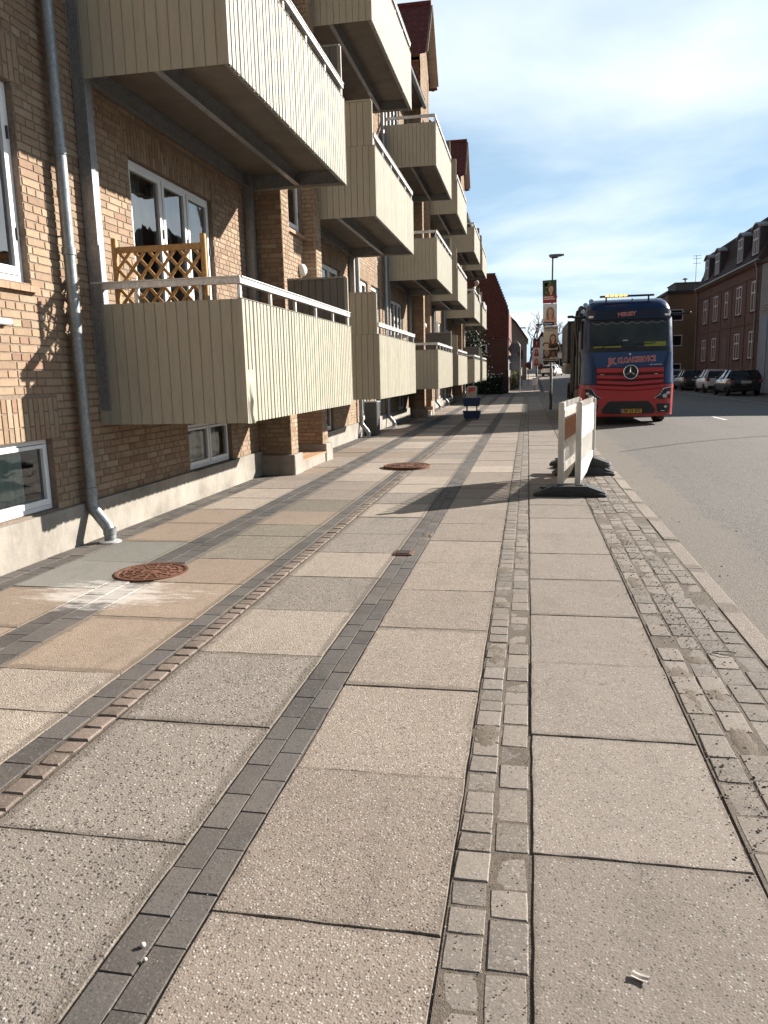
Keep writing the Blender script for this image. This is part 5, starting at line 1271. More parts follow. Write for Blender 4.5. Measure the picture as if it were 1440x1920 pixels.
# ================================================================== CARS (opposite side)
def car(loc, paint, label, L=4.2, H=1.47, name_kind='car', plate=True, far=False, rz=0.0):
    t = thing('parked_car', label, 'car', loc, 'cars parked along the opposite kerb'); x0, y0, z0 = loc
    P = lambda x, y, z: (x0+x, y0+y, z0+z)
    m = MB(); rr = []
    for (y, zl, zh, w_) in ((0.0, 0.42, 0.80, 0.74), (0.03, 0.30, 0.93, 0.82), (0.22, 0.24, 1.00, 0.87), (0.9, 0.19, 1.00, 0.90), (1.9, 0.18, 0.97, 0.905), (2.9, 0.18, 0.95, 0.90), (3.4, 0.20, 0.90, 0.88), (3.9, 0.24, 0.78, 0.82), (4.12, 0.30, 0.68, 0.70), (4.2, 0.38, 0.60, 0.55)):
        y *= L/4.2
        half = [(w_*0.90, zl), (w_*0.985, zl+0.10), (w_, zl+(zh-zl)*0.55), (w_*0.985, zh-0.10), (w_*0.93, zh-0.01), (w_*0.6, zh+0.012)]
        rr.append([P(x, y, z) for x, z in half] + [P(-x, y, z) for x, z in half[::-1]])
    m.loft(rr); body = m.build('body', paint, t, smooth=50, sub=1)
    st = [(0.10, 0.97, 1.00, 0.80, 0.78), (0.30, 0.97, 1.26, 0.82, 0.70), (0.48, 0.96, 1.40, 0.83, 0.64), (1.1, 0.96, 1.455, 0.84, 0.62), (1.9, 0.95, 1.46, 0.84, 0.61), (2.35, 0.94, 1.40, 0.84, 0.62), (3.15, 0.93, 0.96, 0.80, 0.74)]
    m = MB(); rr = []
    for (y, zb, zt, wb, wt) in st:
        y *= L/4.2; k = H/1.47; zt *= k if zt > 1.1 else 1
        rr.append([P(wb, y, zb-0.05), P(wb, y, zb), P(wt, y, zt-0.03), P(wt*0.86, y, zt), P(-wt*0.86, y, zt), P(-wt, y, zt-0.03), P(-wb, y, zb), P(-wb, y, zb-0.05)])
    m.loft(rr); m.build('windows', M_darkglass, t, smooth=40)
    m = MB(); rr = []
    for (y, zb, zt, wb, wt) in st[2:6]:
        y *= L/4.2; zt *= H/1.47; rr.append([P(wt+0.012, y, zt-0.06), P(wt+0.01, y, zt-0.02), P(wt*0.86, y, zt+0.014), P(-wt*0.86, y, zt+0.014), P(-wt-0.01, y, zt-0.02), P(-wt-0.012, y, zt-0.06)])
    rr[0] = [(q[0], q[1]-0.10, q[2]-0.0) for q in rr[0]]
    m.loft(rr); m.build('roof', paint, t, smooth=40)
    for s in (-1, 1):
        for a, c_, w_ in (((0.83, 0.16, 0.98), (0.655, 0.47, 1.39), 0.11), ((0.845, 1.62, 0.96), (0.63, 1.50, 1.44), 0.07), ((0.81, 3.1, 0.95), (0.63, 2.34, 1.39), 0.06), ((0.845, 0.75, 0.97), (0.64, 0.62, 1.41), 0.09)):
            m = MB(); m.bar(P(s*a[0]+s*0.004, a[1]*L/4.2, a[2]), P(s*c_[0]+s*0.004, c_[1]*L/4.2, c_[2]*H/1.47), 0.03, w_, up=(s, 0, 0)); m.build('pillar', paint, t)
        m = MB(); m.loft([[P(s*q, y, z) for q, z in ((0.62, 0.78), (0.86, 0.74), (0.84, 0.93), (0.66, 0.90))] for y in (-0.005, 0.06)] + [[P(s*q, 0.28, z) for q, z in ((0.8, 0.84), (0.895, 0.82), (0.885, 0.93), (0.8, 0.92))]])
        tl = m.build('tail_light', plain('red_lens', (0.26,0.012,0.015), 0.2), t, smooth=40)
        m = MB(); m.cbox(*sorted((P(s*0.66, 0, 0)[0], P(s*0.8, 0, 0)[0])), y0-0.012, y0+0.02, z0+0.80, z0+0.835, 0.004); m.build('reflector', plain('lamp_lens', (0.55,0.55,0.52), 0.12, 0.7), tl)
        m = MB(); m.cbox(*sorted((P(s*0.90, 0, 0)[0], P(s*1.02, 0, 0)[0])), y0+2.72, y0+2.86, z0+0.95, z0+1.08, 0.03); m.build('wing_mirror', paint, t)
        m = MB(); m.box(*sorted((P(s*0.903, 0, 0)[0], P(s*0.918, 0, 0)[0])), y0+1.75, y0+1.9, z0+0.80, z0+0.825); m.build('door_handle', M_chrome, t)
        for y in (0.78, 3.35):
            y *= L/4.2
            m = MB(); m.lathe(P(s*0.80, y, 0.31), [(0.20, -0.10), (0.30, -0.105), (0.315, -0.08), (0.315, 0.08), (0.30, 0.105), (0.20, 0.10)], 24, axis='x'); wh = m.build('wheel', M_black, t, smooth=40)
            m = MB(); m.lathe(P(s*0.80, y, 0.31), [(0.205, -0.10), (0.17, -0.085), (0.04, -0.10), (0.04, 0.10), (0.17, 0.085), (0.205, 0.10)], 20, axis='x'); m.build('rim', M_alu, wh, smooth=40)
    m = MB(); m.cbox(x0-0.76, x0+0.76, y0-0.03, y0+0.10, z0+0.27, z0+0.46, 0.03); m.build('rear_bumper', M_trim, t)
    if plate:
        m = MB(); m.cbox(x0-0.26, x0+0.26, y0-0.022, y0+0.01, z0+0.70, z0+0.81, 0.003); m.build('number_plate', plain('white_plate', (0.6,0.6,0.58), 0.5), t)
    m = MB(); m.cbox(x0-0.3, x0+0.3, y0-0.016, y0+0.02, z0+0.835, z0+0.85, 0.003); m.build('chrome_strip', M_chrome, t)
    t.rotation_euler.z = rz; return t
M_carblack = plain('black_car_paint', (0.010,0.011,0.012), 0.2, 0, 0.1, 3, 0, coat=0.8); M_carwhite = plain('white_car_paint', (0.68,0.68,0.68), 0.3, 0, 0.03, 3, 0, coat=0.6); M_cargrey = plain('dark_grey_car_paint', (0.035,0.036,0.036), 0.3, 0, 0.1, 3, 0, coat=0.6)
car((12.35, 36.3, -0.085), M_carblack, 'black car cut off by the right edge of the picture', 4.3, 1.45)
car((12.05, 46.4, -0.085), M_carblack, 'black hatchback with red tail lamps parked behind the white car', 4.4, 1.48)
car((12.25, 53.2, -0.085), M_carwhite, 'small white hatchback parked between two dark cars', 4.0, 1.52)
car((12.1, 60.0, -0.085), M_cargrey, 'dark grey estate car parked next to the truck, ahead of the white car', 4.4, 1.5)
car((11.9, 66.5, 0.05), M_carwhite, 'pale car almost hidden behind the dark grey estate car', 4.2, 1.45)

# ================================================================== RIGHT HAND BUILDINGS
def flat_window(par, y0, y1, z0, z1, x, cols=2, transom=0.62):
    m = MB(); T_ = 0.07
    m.box(x-0.03, x+0.05, y0, y1, z0, z0+T_); m.box(x-0.03, x+0.05, y0, y1, z1-T_, z1); m.box(x-0.03, x+0.05, y0, y0+T_, z0+T_, z1-T_); m.box(x-0.03, x+0.05, y1-T_, y1, z0+T_, z1-T_)
    for i in range(1, cols): q = y0+(y1-y0)*i/cols; m.box(x-0.025, x+0.045, q-0.045, q+0.045, z0+T_, z1-T_)
    zt = z0+(z1-z0)*transom; m.box(x-0.028, x+0.048, y0+T_, y1-T_, zt-0.045, zt+0.045)
    fr = m.build('window', M_white, par)
    m = MB(); m.add([(x+0.02, y0+T_, z0+T_), (x+0.02, y1-T_, z0+T_), (x+0.02, y1-T_, z1-T_), (x+0.02, y0+T_, z1-T_)], [(0, 3, 2, 1)]); m.build('pane', M_skyglass, fr, fix=False)
    m = MB(); m.box(x-0.10, x+0.0, y0-0.08, y1+0.08, z0-0.10, z0-0.004); m.build('sill', M_tile_d, fr)
    return fr
M_skyglass = plain('old_window_glass', (0.20,0.23,0.25), 0.06, 0.35, 0.25, 1.2, 0.05)
XR = 14.5
RB = thing('brick_townhouse', 'dark red brick townhouse with a dark mansard roof and arched dormers behind the parked cars', 'house', (XR, 62, 0))
Y0, Y1, ZE = 53.9, 72.6, 8.2
m = MB(); m.box(XR, XR+9, Y0, Y1, -0.2, ZE); m.build('wall', M_redbrick, RB)
m = MB(); m.box(XR-0.04, XR, Y0+0.01, Y1-0.01, -0.2, 0.75); m.build('plinth', plain('dark_plinth', (0.1,0.085,0.075), 0.9), RB)
for z in (4.35, 7.25):
    m = MB(); m.box(XR-0.05, XR, Y0+0.01, Y1-0.01, z, z+0.1); m.build('string_course', M_redbrick, RB)
m = MB(); m.box(XR-0.22, XR, Y0, Y1, ZE-0.16, ZE+0.08); m.build('cornice', M_redbrick, RB)
m = MB()
for y in frange(Y0+0.3, Y1-0.3, 0.32): m.box(XR-0.16, XR, y-0.06, y+0.06, ZE-0.28, ZE-0.162)
o = m.build('dentils', M_redbrick, RB); o['kind'] = 'stuff'
for y in (68.0, 64.0, 60.8, 57.1):
    m = MB(); m.box(XR-0.025, XR, y-0.03 , y+0.05, 0.76, 7.24); m.build('wall_rib', M_tile_d, RB)
for (y, w_) in ((69.4, 1.35), (65.8, 1.35), (58.9, 1.35), (55.15, 1.35)):
    flat_window(RB, y-w_/2, y+w_/2, 2.08, 3.84, XR, 2); flat_window(RB, y-w_/2, y+w_/2, 5.12, 7.04, XR, 2)
flat_window(RB, 62.0, 62.8, 5.15, 7.0, XR, 1)
m = MB(); m.box(XR-0.02, XR+0.05, 61.7, 63.0, 0.1, 3.75); m.build('entrance_door', plain('brown_red_door', (0.11,0.03,0.022), 0.6), RB)
m = MB(); rows_m = []
for i, (x, z) in enumerate(((XR-0.20, ZE+0.08), (XR+0.05, ZE+0.45), (XR+0.35, ZE+1.1), (XR+0.7, ZE+2.6), (XR+0.82, ZE+2.95))): rows_m.append((x, z))
prof = rows_m + [(XR+4.6, ZE+4.6), (XR+9.2, ZE+2.0), (XR+9.2, ZE+0.08)]
m.prism(prof, 'y', Y0-0.05, Y1+0.05); m.build('mansard_roof', M_tile_d, RB)
m = MB()
for j in range(14):
    z = ZE+0.12+0.2*j; f = (z-ZE)
    x = XR-0.2+(0.25*min(1, (f-0.08)/0.37)) + max(0, min(1, (f-0.45)/0.65))*0.30 + max(0, min(1, (f-1.1)/1.5))*0.35
    for k in range(62):
        y = Y0+0.02+(Y1-Y0-0.04)*k/62; m.add([(x-0.03, y, z), (x-0.03, y+0.26, z), (x+0.05, y+0.26, z+0.2), (x+0.05, y, z+0.2), (x, y, z-0.005), (x, y+0.26, z-0.005)], [(0, 1, 2, 3), (0, 4, 5, 1)])
o = m.build('roof_tiles', M_tile_d, RB, fix=False); o['kind'] = 'stuff'
for y in (69.6, 66.0, 59.3, 55.5):
    m = MB(); n = 10; w_ = 0.82
    arch = [(y-w_, ZE+0.35), (y-w_, ZE+2.12)] + [(y-w_+2*w_*i/n, ZE+2.12+0.26*math.sin(math.pi*i/n)) for i in range(1, n)] + [(y+w_, ZE+2.12), (y+w_, ZE+0.35)]
    m.prism(arch, 'x', XR+0.02, XR+1.3); d_ = m.build('roof_dormer', plain('slate_cheek', (0.075,0.075,0.08), 0.7), RB)
    m = MB(); A = [[(XR-0.10, y-0.95+1.9*i/n, ZE+2.13+0.30*math.sin(math.pi*i/n)), (XR-0.10, y-0.95+1.9*i/n, ZE+2.23+0.30*math.sin(math.pi*i/n)), (XR+0.5, y-0.95+1.9*i/n, ZE+2.25+0.30*math.sin(math.pi*i/n)), (XR+0.5, y-0.95+1.9*i/n, ZE+2.13+0.30*math.sin(math.pi*i/n))] for i in range(n+1)]
    m.loft(A); m.build('arched_hood', plain('grey_painted_wood', (0.36,0.35,0.34), 0.6), d_)
    flat_window(d_, y-0.62, y+0.62, ZE+0.5, ZE+2.1, XR-0.0, 3)
m = MB(); m.tube([(XR-0.28, Y0-0.2, ZE+0.02), (XR-0.28, Y1+0.2, ZE+0.02)], 0.075, 10); m.build('gutter', M_zinc, RB, smooth=40)
for y in (54.35, 72.3):
    m = MB(); m.tube([(XR-0.28, y, ZE-0.02), (XR-0.2, y, ZE-0.35), (XR-0.11, y, ZE-0.6), (XR-0.11, y, 0.0)], 0.055, 10); m.build('downpipe', M_zinc, RB, smooth=40)
m = MB(); m.box(XR+2.0, XR+2.5, 72.1, 72.62, 11, 12.4)
NB_ = thing('grey_rendered_house', 'pale grey rendered house at the right edge, beside the brick townhouse', 'house', (XR, 43, 0))
m = MB(); m.box(XR+0.02, XR+9, 37.2, 53.84, -0.2, 7.9); m.build('wall', M_render, NB_)
m = MB(); m.box(XR-0.15, XR+9.1, 37.05, 53.85, 7.903, 8.15); m.build('roof', M_tile_d, NB_)
for y in (39.0, 42.7, 46.5, 50.3):
    for z in (1.3, 4.4): flat_window(NB_, y-0.6, y+0.6, z, z+1.6, XR+0.02, 2)
m = MB(); m.box(XR-0.02, XR+0.03, 51.9, 53.2, 0.05, 4.6); m.build('garage_door', plain('blue_grey_door', (0.24,0.30,0.37), 0.6), NB_)
for z in (5.0, 5.15, 5.3): 
    m = MB(); m.box(XR-0.05, XR+0.02, 51.8, 53.3, z, z+0.06); m.build('door_ledge', plain('grey_painted_wood', (0.36,0.35,0.34), 0.6), NB_)
YBD = thing('ochre_brick_block', 'flat roofed ochre brick block beyond the townhouse, next to the truck roof', 'apartment block', (13.8, 75, 0))
m = MB(); m.box(12.35, 24, 74.6, 96, -0.3, 8.15); m.build('wall', M_yelbrick_x, YBD)
m = MB(); m.box(12.2, 24.2, 74.4, 96.2, 8.153, 8.42); m.build('roof_edge', plain('dark_roof_felt', (0.05,0.045,0.04), 0.8), YBD)
m = MB(); m.box(13.2, 15.5, 76, 80, 8.424, 9.2); m.box(13.1, 15.6, 75.9, 80.1, 9.2, 9.28); m.build('lift_house', plain('grey_felt', (0.17,0.17,0.16), 0.8), YBD)
m = MB(); m.lathe((14.1, 76.5, 9.28), [(0.06, 0), (0.06, 0.25), (0.28, 0.3), (0.1, 0.42)], 14); m.build('roof_vent', plain('grey_felt', (0.17,0.17,0.16), 0.8), YBD)
for z in (5.8, 3.55, 1.0):
    m = MB(); x0, x1 = 12.6, 13.7; T_ = 0.08; yy = 74.6
    m.box(x0, x1, yy-0.05, yy+0.03, z, z+T_); m.box(x0, x1, yy-0.05, yy+0.03, z+1.0-T_, z+1.0); m.box(x0, x0+T_, yy-0.05, yy+0.03, z+T_, z+1-T_); m.box(x1-T_, x1, yy-0.05, yy+0.03, z+T_, z+1-T_)
    f_ = m.build('window', M_white, YBD); m = MB(); m.add([(x0+T_, yy-0.01, z+T_), (x1-T_, yy-0.01, z+T_), (x1-T_, yy-0.01, z+1-T_), (x0+T_, yy-0.01, z+1-T_)], [(0, 1, 2, 3)]); m.build('pane', M_darkglass, f_, fix=False)
t = thing('roof_aerial', 'thin aerial mast on the roof between the ochre block and the townhouse', 'aerial', (14.6, 76, 8.42))
m = MB(); m.tube([(14.9, 76.0, 8.42), (14.9, 76.0, 11.6)], 0.022, 6); m.build('mast', M_galv, t)
for z in (10.9, 11.3, 11.55):
    m = MB(); m.bar((14.6, 76, z), (15.3, 76, z), 0.03, 0.03); m.build('rod', M_galv, t)

# ================================================================== FAR END OF THE STREET
HS = thing('red_brick_house', 'steep red tiled brick house at the end of the balcony building', 'house', (-5, 60, 0))
m = MB(); m.prism([(-9.5, -0.2), (-1.5, -0.2), (-1.5, 4.13), (-9.5, 4.13)], 'y', 58.4, 70); m.build('wall', M_redbrick_x, HS)
m = MB(); m.prism([(-9.6, 4.133), (-1.45, 4.133), (-1.5, 6.2), (-2.5, 8.7), (-8.4, 8.7), (-9.5, 6.2)], 'y', 58.36, 70.1); rf = m.build('roof', M_tile, HS)
m = MB()
for j in range(24):
    z = 4.14+0.19*j; xr = -1.48 if z < 6.2 else -1.48-(z-6.2)*0.4
    x = xr
    while x > -7.2:
        m.add([(x-0.2, 58.36, z+0.19), (x, 58.36, z+0.19), (x, 58.325, z), (x-0.05, 58.31, z-0.004), (x-0.15, 58.31, z-0.004), (x-0.2, 58.325, z), (x, 58.36, z), (x-0.2, 58.36, z)], [(0, 5, 4, 3, 2, 1), (2, 3, 4, 5, 7, 6)]); x -= 0.205
o = m.build('hung_tiles', M_tile, HS, fix=False); o['kind'] = 'stuff'
m = MB(); m.box(-1.49, -1.42, 58.35, 58.5, 0.0, 6.1); m.build('corner_pipe', M_tile_d, HS)
m = MB(); m.box(-3.62, -3.02, 58.3, 58.42, 3.0, 3.62); f_ = m.build('window', M_white, HS); m = MB(); m.box(-3.52, -3.12, 58.29, 58.31, 3.1, 3.52); m.build('pane', M_darkglass, f_)
for (x, y0_, z0_, z1_) in ((-1.47, 60.0, 1.2, 2.5), (-1.47, 63.5, 1.2, 2.5)):
    m = MB(); m.box(x-0.05, x+0.02, y0_, y0_+1.2, z0_, z1_); m.build('window', M_white, HS)
def leaf_mass(name, par, pts_fn, n, size, mats, loc=None, seed=1):
    rr = random.Random(seed); m = MB()
    for i in range(n):
        x, y, z = pts_fn(rr); a = rr.uniform(0, 6.28); bb = rr.uniform(-1.1, 1.1); s_ = size*rr.uniform(0.6, 1.4)
        u = Vector((math.cos(a), math.sin(a), 0))*s_; v_ = Vector((-math.sin(a)*math.sin(bb), math.cos(a)*math.sin(bb), math.cos(bb)))*s_
        c_ = Vector((x, y, z)); m.add([c_-u*0.5, c_+v_*0.6, c_+u*0.5, c_-v_*0.4], [(0, 1, 2, 3)], rr.randrange(len(mats)))
    return m.build(name, mats, par, loc, fix=False)
M_leafd = [plain('dark_leaf', (0.022,0.038,0.016), 0.6), plain('mid_leaf', (0.035,0.055,0.022), 0.6), plain('deep_leaf', (0.014,0.026,0.012), 0.6)]
M_leafy = [plain('yellow_green_leaf', (0.11,0.12,0.03), 0.6), plain('olive_leaf', (0.075,0.085,0.025), 0.6), plain('light_leaf', (0.15,0.15,0.05), 0.6)]
t = thing('hedge', 'low dark clipped hedge in front of the red brick house', 'hedge', (-3.2, 57.2, 0))
m = MB(); m.box(-5.6, -1.75, 56.7, 57.9, 0.0, 1.15); m.build('stems', plain('hedge_core', (0.012,0.014,0.009), 0.9), t)
leaf_mass('foliage', t, lambda r: (r.uniform(-5.8, -1.6), r.choice([56.6+r.gauss(0, .06), r.uniform(56.6, 58)]), min(1.5, r.uniform(0, 1.4)+r.gauss(0, .05))), 4200, 0.085, M_leafd, seed=3)
m = MB(); rr = random.Random(5)
for i in range(26): x, z = rr.uniform(-5.5, -1.7), rr.choice([rr.uniform(0.3, 1.5), 1.42]); m.lathe((x, 56.52, z), [(0.03, 0), (0.05, 0.03), (0.02, 0.06)], 6)
o = m.build('white_blossom', plain('white_petal', (0.55,0.55,0.5), 0.7), t)
t = thing('climbing_shrub', 'tall dark evergreen shrub against the far end of the balcony building', 'shrub', (-3.7, 52.6, 0))
m = MB(); m.tube([(-3.7, 52.6, 0), (-3.65, 52.6, 2.0), (-3.6, 52.5, 3.6)], [0.08, 0.06, 0.03], 8); m.build('stem', plain('bark', (0.07,0.05,0.035), 0.9), t)
leaf_mass('foliage', t, lambda r: (-3.7+r.gauss(0, .42), 52.6+r.gauss(0, .4), 0.6+r.betavariate(2, 1.5)*3.9), 3600, 0.10, M_leafd, seed=8)
t = thing('columnar_hedge', 'yellow green columnar hedge plant beside the far pavement', 'hedge', (-1.15, 66, 0.15))
m = MB(); m.tube([(-1.15, 66, 0.1), (-1.15, 66, 2.0)], [0.1, 0.05], 8); m.build('stem', plain('bark', (0.07,0.05,0.035), 0.9), t)
leaf_mass('foliage', t, lambda r: (-1.15+r.gauss(0, .2), 66+r.uniform(-1.5, 2.5), 0.15+r.random()*1.9), 2200, 0.09, M_leafy, seed=9)
for i, (x, y, h_) in enumerate(((-1.62, 61.3, 2.3), (-1.5, 62.2, 2.1))):
    t = thing('white_post', ['taller white painted post at the corner of the red brick house', 'shorter white painted post beside the taller one at the red brick house'][i], 'post', (x, y, 0), 'white posts by the red brick house')
    m = MB(); m.cbox(x-0.07, x+0.07, y-0.07, y+0.07, 0.0, h_, 0.01); m.build('shaft', M_whitewall, t); m = MB(); m.cbox(x-0.09, x+0.09, y-0.09, y+0.09, h_, h_+0.05, 0.01); m.build('cap', M_whitewall, t)
BH = thing('beige_gabled_house', 'beige gabled house further down the street behind the traffic sign', 'house', (-4, 86, 0.7))
m = MB(); m.prism([(-8, 0), (-0.15, 0), (-0.15, 5.0), (-1.35, 6.7), (-2.3, 7.6), (-8, 7.6)], 'y', 86, 98); m.build('wall', M_beige, BH)
m = MB(); m.prism([(-0.02, 4.85), (0.0, 5.05), (-1.3, 6.95), (-2.25, 7.85), (-8, 7.85), (-8, 7.62), (-2.3, 7.62), (-1.36, 6.72)], 'y', 85.7, 98.2); m.build('roof', M_tile_d, BH)
for (x0, x1, z0_, z1_) in ((-1.1, -0.6, 3.0, 3.9), (-2.2, -1.7, 3.0, 3.9)):
    m = MB(); m.box(x0, x1, 85.95, 86.02, z0_, z1_); f_ = m.build('window', M_trim, BH)
m = MB(); m.box(-0.9, -0.3, 85.6, 85.9, 6.2, 6.32); m.build('eaves_board', M_whitewall, BH)
t = thing('traffic_sign', 'grey back of a round-topped traffic sign with plates below', 'traffic sign', (-1.1, 61.8, 0))
M_signback = plain('grey_sign_back', (0.13,0.145,0.165), 0.5, 0.2)
m = MB(); m.tube([(-0.62, 61.85, 0), (-0.62, 61.85, 3.45), (-0.68, 61.85, 3.68), (-0.85, 61.85, 3.88), (-1.05, 61.85, 3.92)], 0.035, 8); m.build('frame_pipe', M_galv, t, smooth=40)
m = MB(); m.lathe((-1.07, 61.8, 3.35), [(0.42, -0.015), (0.44, 0.0), (0.42, 0.015)], 30, axis='y'); m.build('round_plate', M_signback, t, smooth=30)
for (z0_, z1_) in ((2.32, 2.84), (1.72, 2.28)):
    m = MB(); m.cbox(-1.5, -0.66, 61.79, 61.81, z0_, z1_, 0.004); m.build('lower_plate', M_signback, t)
for (x, y, z, lab) in ((0.02, 70, 2.15, 'left one of two round red traffic signs far down the pavement'), (1.12, 75, 2.05, 'right one of two round red traffic signs, behind the far lamp pole')):
    t = thing('round_sign', lab, 'traffic sign', (x, y, zg(y)), 'round red signs far down the street')
    m = MB(); m.tube([(x, y+0.03, zg(y)), (x, y+0.03, z+0.3)], 0.03, 8); m.build('pole', M_galv, t); m = MB(); m.lathe((x, y, z), [(0.26, -0.01), (0.27, 0), (0.26, 0.01)], 24, axis='y'); m.build('disc', plain('dull_red_sign', (0.13,0.035,0.032), 0.6), t, smooth=30)
t = thing('street_cabinet', 'white electric cabinet at the foot of the far lamp pole', 'cabinet', (0.55, 63.4, 0.08))
m = MB(); m.cbox(0.37, 0.73, 63.2, 63.5, 0.08, 1.0, 0.02); m.build('body', M_whitewall, t); m = MB(); m.cbox(0.35, 0.75, 63.18, 63.52, 1.0, 1.05, 0.01); m.build('lid', M_render, t); m = MB(); m.box(0.385, 0.715, 63.19, 63.205, 0.12, 0.5); m.build('door', M_render, t)
t = thing('picket_fence', 'weathered vertical board fence along the far pavement', 'fence', (-0.7, 78, 0.5))
pk = MB(); pk.cbox(-0.012, 0.012, -0.09, 0.09, 0.0, 1.5, 0.006); pkm = pk.mesh('picket', plain('weathered_board', (0.3,0.25,0.2), 0.9))
for i in range(46): piece('picket', pkm, t, (-0.62-0.004*i*0, 70.5+0.24*i, zg(70.5+0.24*i)), (0, 0, R.uniform(-.05, .05)))
for z in (0.35, 1.15):
    m = MB(); m.bar((-0.66, 70.4, zg(70.4)+z), (-0.66, 81.6, zg(81.6)+z), 0.05, 0.09); m.build('rail', plain('weathered_board', (0.3,0.25,0.2), 0.9), t)
WH = thing('white_house', 'distant white house with a red roof at the end of the street', 'house', (2, 112, 1.5))
m = MB(); m.prism([(0.6, 1.4), (3.2, 1.4), (3.2, 4.6), (1.9, 6.6), (0.6, 4.6)], 'y', 112, 124); m.build('wall', M_whitewall, WH)
m = MB(); m.prism([(0.3, 4.35), (1.9, 6.9), (3.5, 4.35), (3.5, 4.62), (1.9, 7.2), (0.3, 4.62)], 'y', 111.7, 124.2); m.build('roof', M_tile, WH)
for x in (1.1, 2.2):
    m = MB(); m.box(x, x+0.55, 111.93, 112.02, 2.1, 3.2); m.build('window', M_trim, WH)
KI = thing('white_kiosk', 'white flat roofed kiosk with two dark glass doors in the distance', 'kiosk', (4.2, 108, 1.4))
m = MB(); m.box(3.45, 5.1, 108, 112, 1.3, 4.0); m.build('wall', M_whitewall, KI); m = MB(); m.box(3.3, 5.25, 107.8, 112.2, 4.0, 4.2); m.build('roof', M_render, KI)
for x in (3.72, 4.2):
    m = MB(); m.box(x, x+0.4, 107.95, 108.02, 1.5, 3.3); m.build('glass_door', M_darkglass, KI)
car((2.3, 96, zg(96)-0.06), M_carwhite, 'white car driving far down the street beside the lamp pole', 4.2, 1.4, rz=rad(-20))
t = thing('distant_hedge_wall', 'dark brown hedge bank closing the end of the street', 'hedge', (6, 132, 2))
m = MB(); m.box(3.4, 40, 131, 134, 1.5, 6.0); m.build('core', plain('hedge_core', (0.012,0.014,0.009), 0.9), t)
leaf_mass('foliage', t, lambda r: (r.uniform(3.2, 40), 131+r.gauss(0, .3), r.uniform(1.6, 6.3)), 9000, 0.22, [plain('brown_twig', (0.07,0.055,0.04), 0.9), plain('olive_leaf', (0.075,0.085,0.025), 0.6), M_leafd[0]], seed=12)
def bare_tree(loc, h_, label, seed, group='bare trees at the end of the street'):
    rr = random.Random(seed); t = thing('bare_tree', label, 'tree', loc, group); tr_, cr_ = MB(), MB()
    def grow(p, d, l, r, lev):
        pts = [p]; q = p
        for i in range(3):
            d = (d + Vector((rr.gauss(0, .16), rr.gauss(0, .16), rr.gauss(0.05, .1)))).normalized(); q = q + d*l/3; pts.append(q)
        (tr_ if lev < 1 else cr_).tube(pts, [r, r*.88, r*.76, r*.62], 6 if lev < 2 else 4, cap=False)
        if lev < 5:
            for i in range(rr.choice([2, 3, 3])):
                a = rr.uniform(0, 6.28); sp_ = rr.uniform(.35, .8); e = d.orthogonal().normalized(); e2 = d.cross(e)
                grow(pts[rr.choice([2, 3, 3])], (d+(e*math.cos(a)+e2*math.sin(a))*sp_).normalized(), l*rr.uniform(.6, .8), r*.55, lev+1)
    grow(Vector(loc), Vector((0, 0, 1)), h_*0.3, h_*0.022, 0)
    tr_.build('trunk', plain('bark', (0.07,0.05,0.035), 0.9), t, fix=False); cr_.build('crown', plain('bare_twigs', (0.10,0.08,0.065), 0.9), t, fix=False)
bare_tree((0.3, 126, 1.9), 11.5, 'bare tree rising behind the far lamp pole, left of the tall posters', 3)
bare_tree((2.4, 129, 2.0), 11.0, 'bare tree between the far lamp and the tall posters', 4)
bare_tree((6.0, 127, 2.0), 9.5, 'bare tree showing to the right of the tall posters', 5)
bare_tree((8.6, 128, 2.0), 9.0, 'bare tree just left of the truck roof', 6)
bare_tree((13.5, 101, 1.2), 11.5, 'bare treetop just over the truck roof by the ochre block', 7)

# ================================================================== PERSON AND BLANKET ON A FAR BALCONY
def skin_figure(name, joints, edges, mat, par):
    me = bpy.data.meshes.new(name); pw = Vector(WLOC[par.name])
    me.from_pydata([Vector(j[0])-pw for j in joints], edges, []); me.materials.append(mat)
    o = bpy.data.objects.new(name, me); COL.objects.link(o); o.parent = par
    sk = o.modifiers.new('skin', 'SKIN'); sk.use_smooth_shade = True
    lay_ = me.skin_vertices[0].data if me.skin_vertices else me.attributes and None
    if not me.skin_vertices:
        bpy.context.view_layer.objects.active = o
    for i, j in enumerate(joints):
        r = j[1]; r = (r, r) if not isinstance(r, tuple) else r
        me.skin_vertices[0].data[i].radius = r
    me.skin_vertices[0].data[0].use_root = True
    s_ = o.modifiers.new('sub', 'SUBSURF'); s_.levels = 1; s_.render_levels = 1
    return o
px_, pyy, fz = -2.80, 40.6, 4.42
pe = thing('person', 'grey haired person in a pale shirt leaning over the rail of a far upper balcony', 'person', (px_-0.12, pyy, fz))
Q = lambda x, y, z: (px_+x, pyy+y, fz+z)
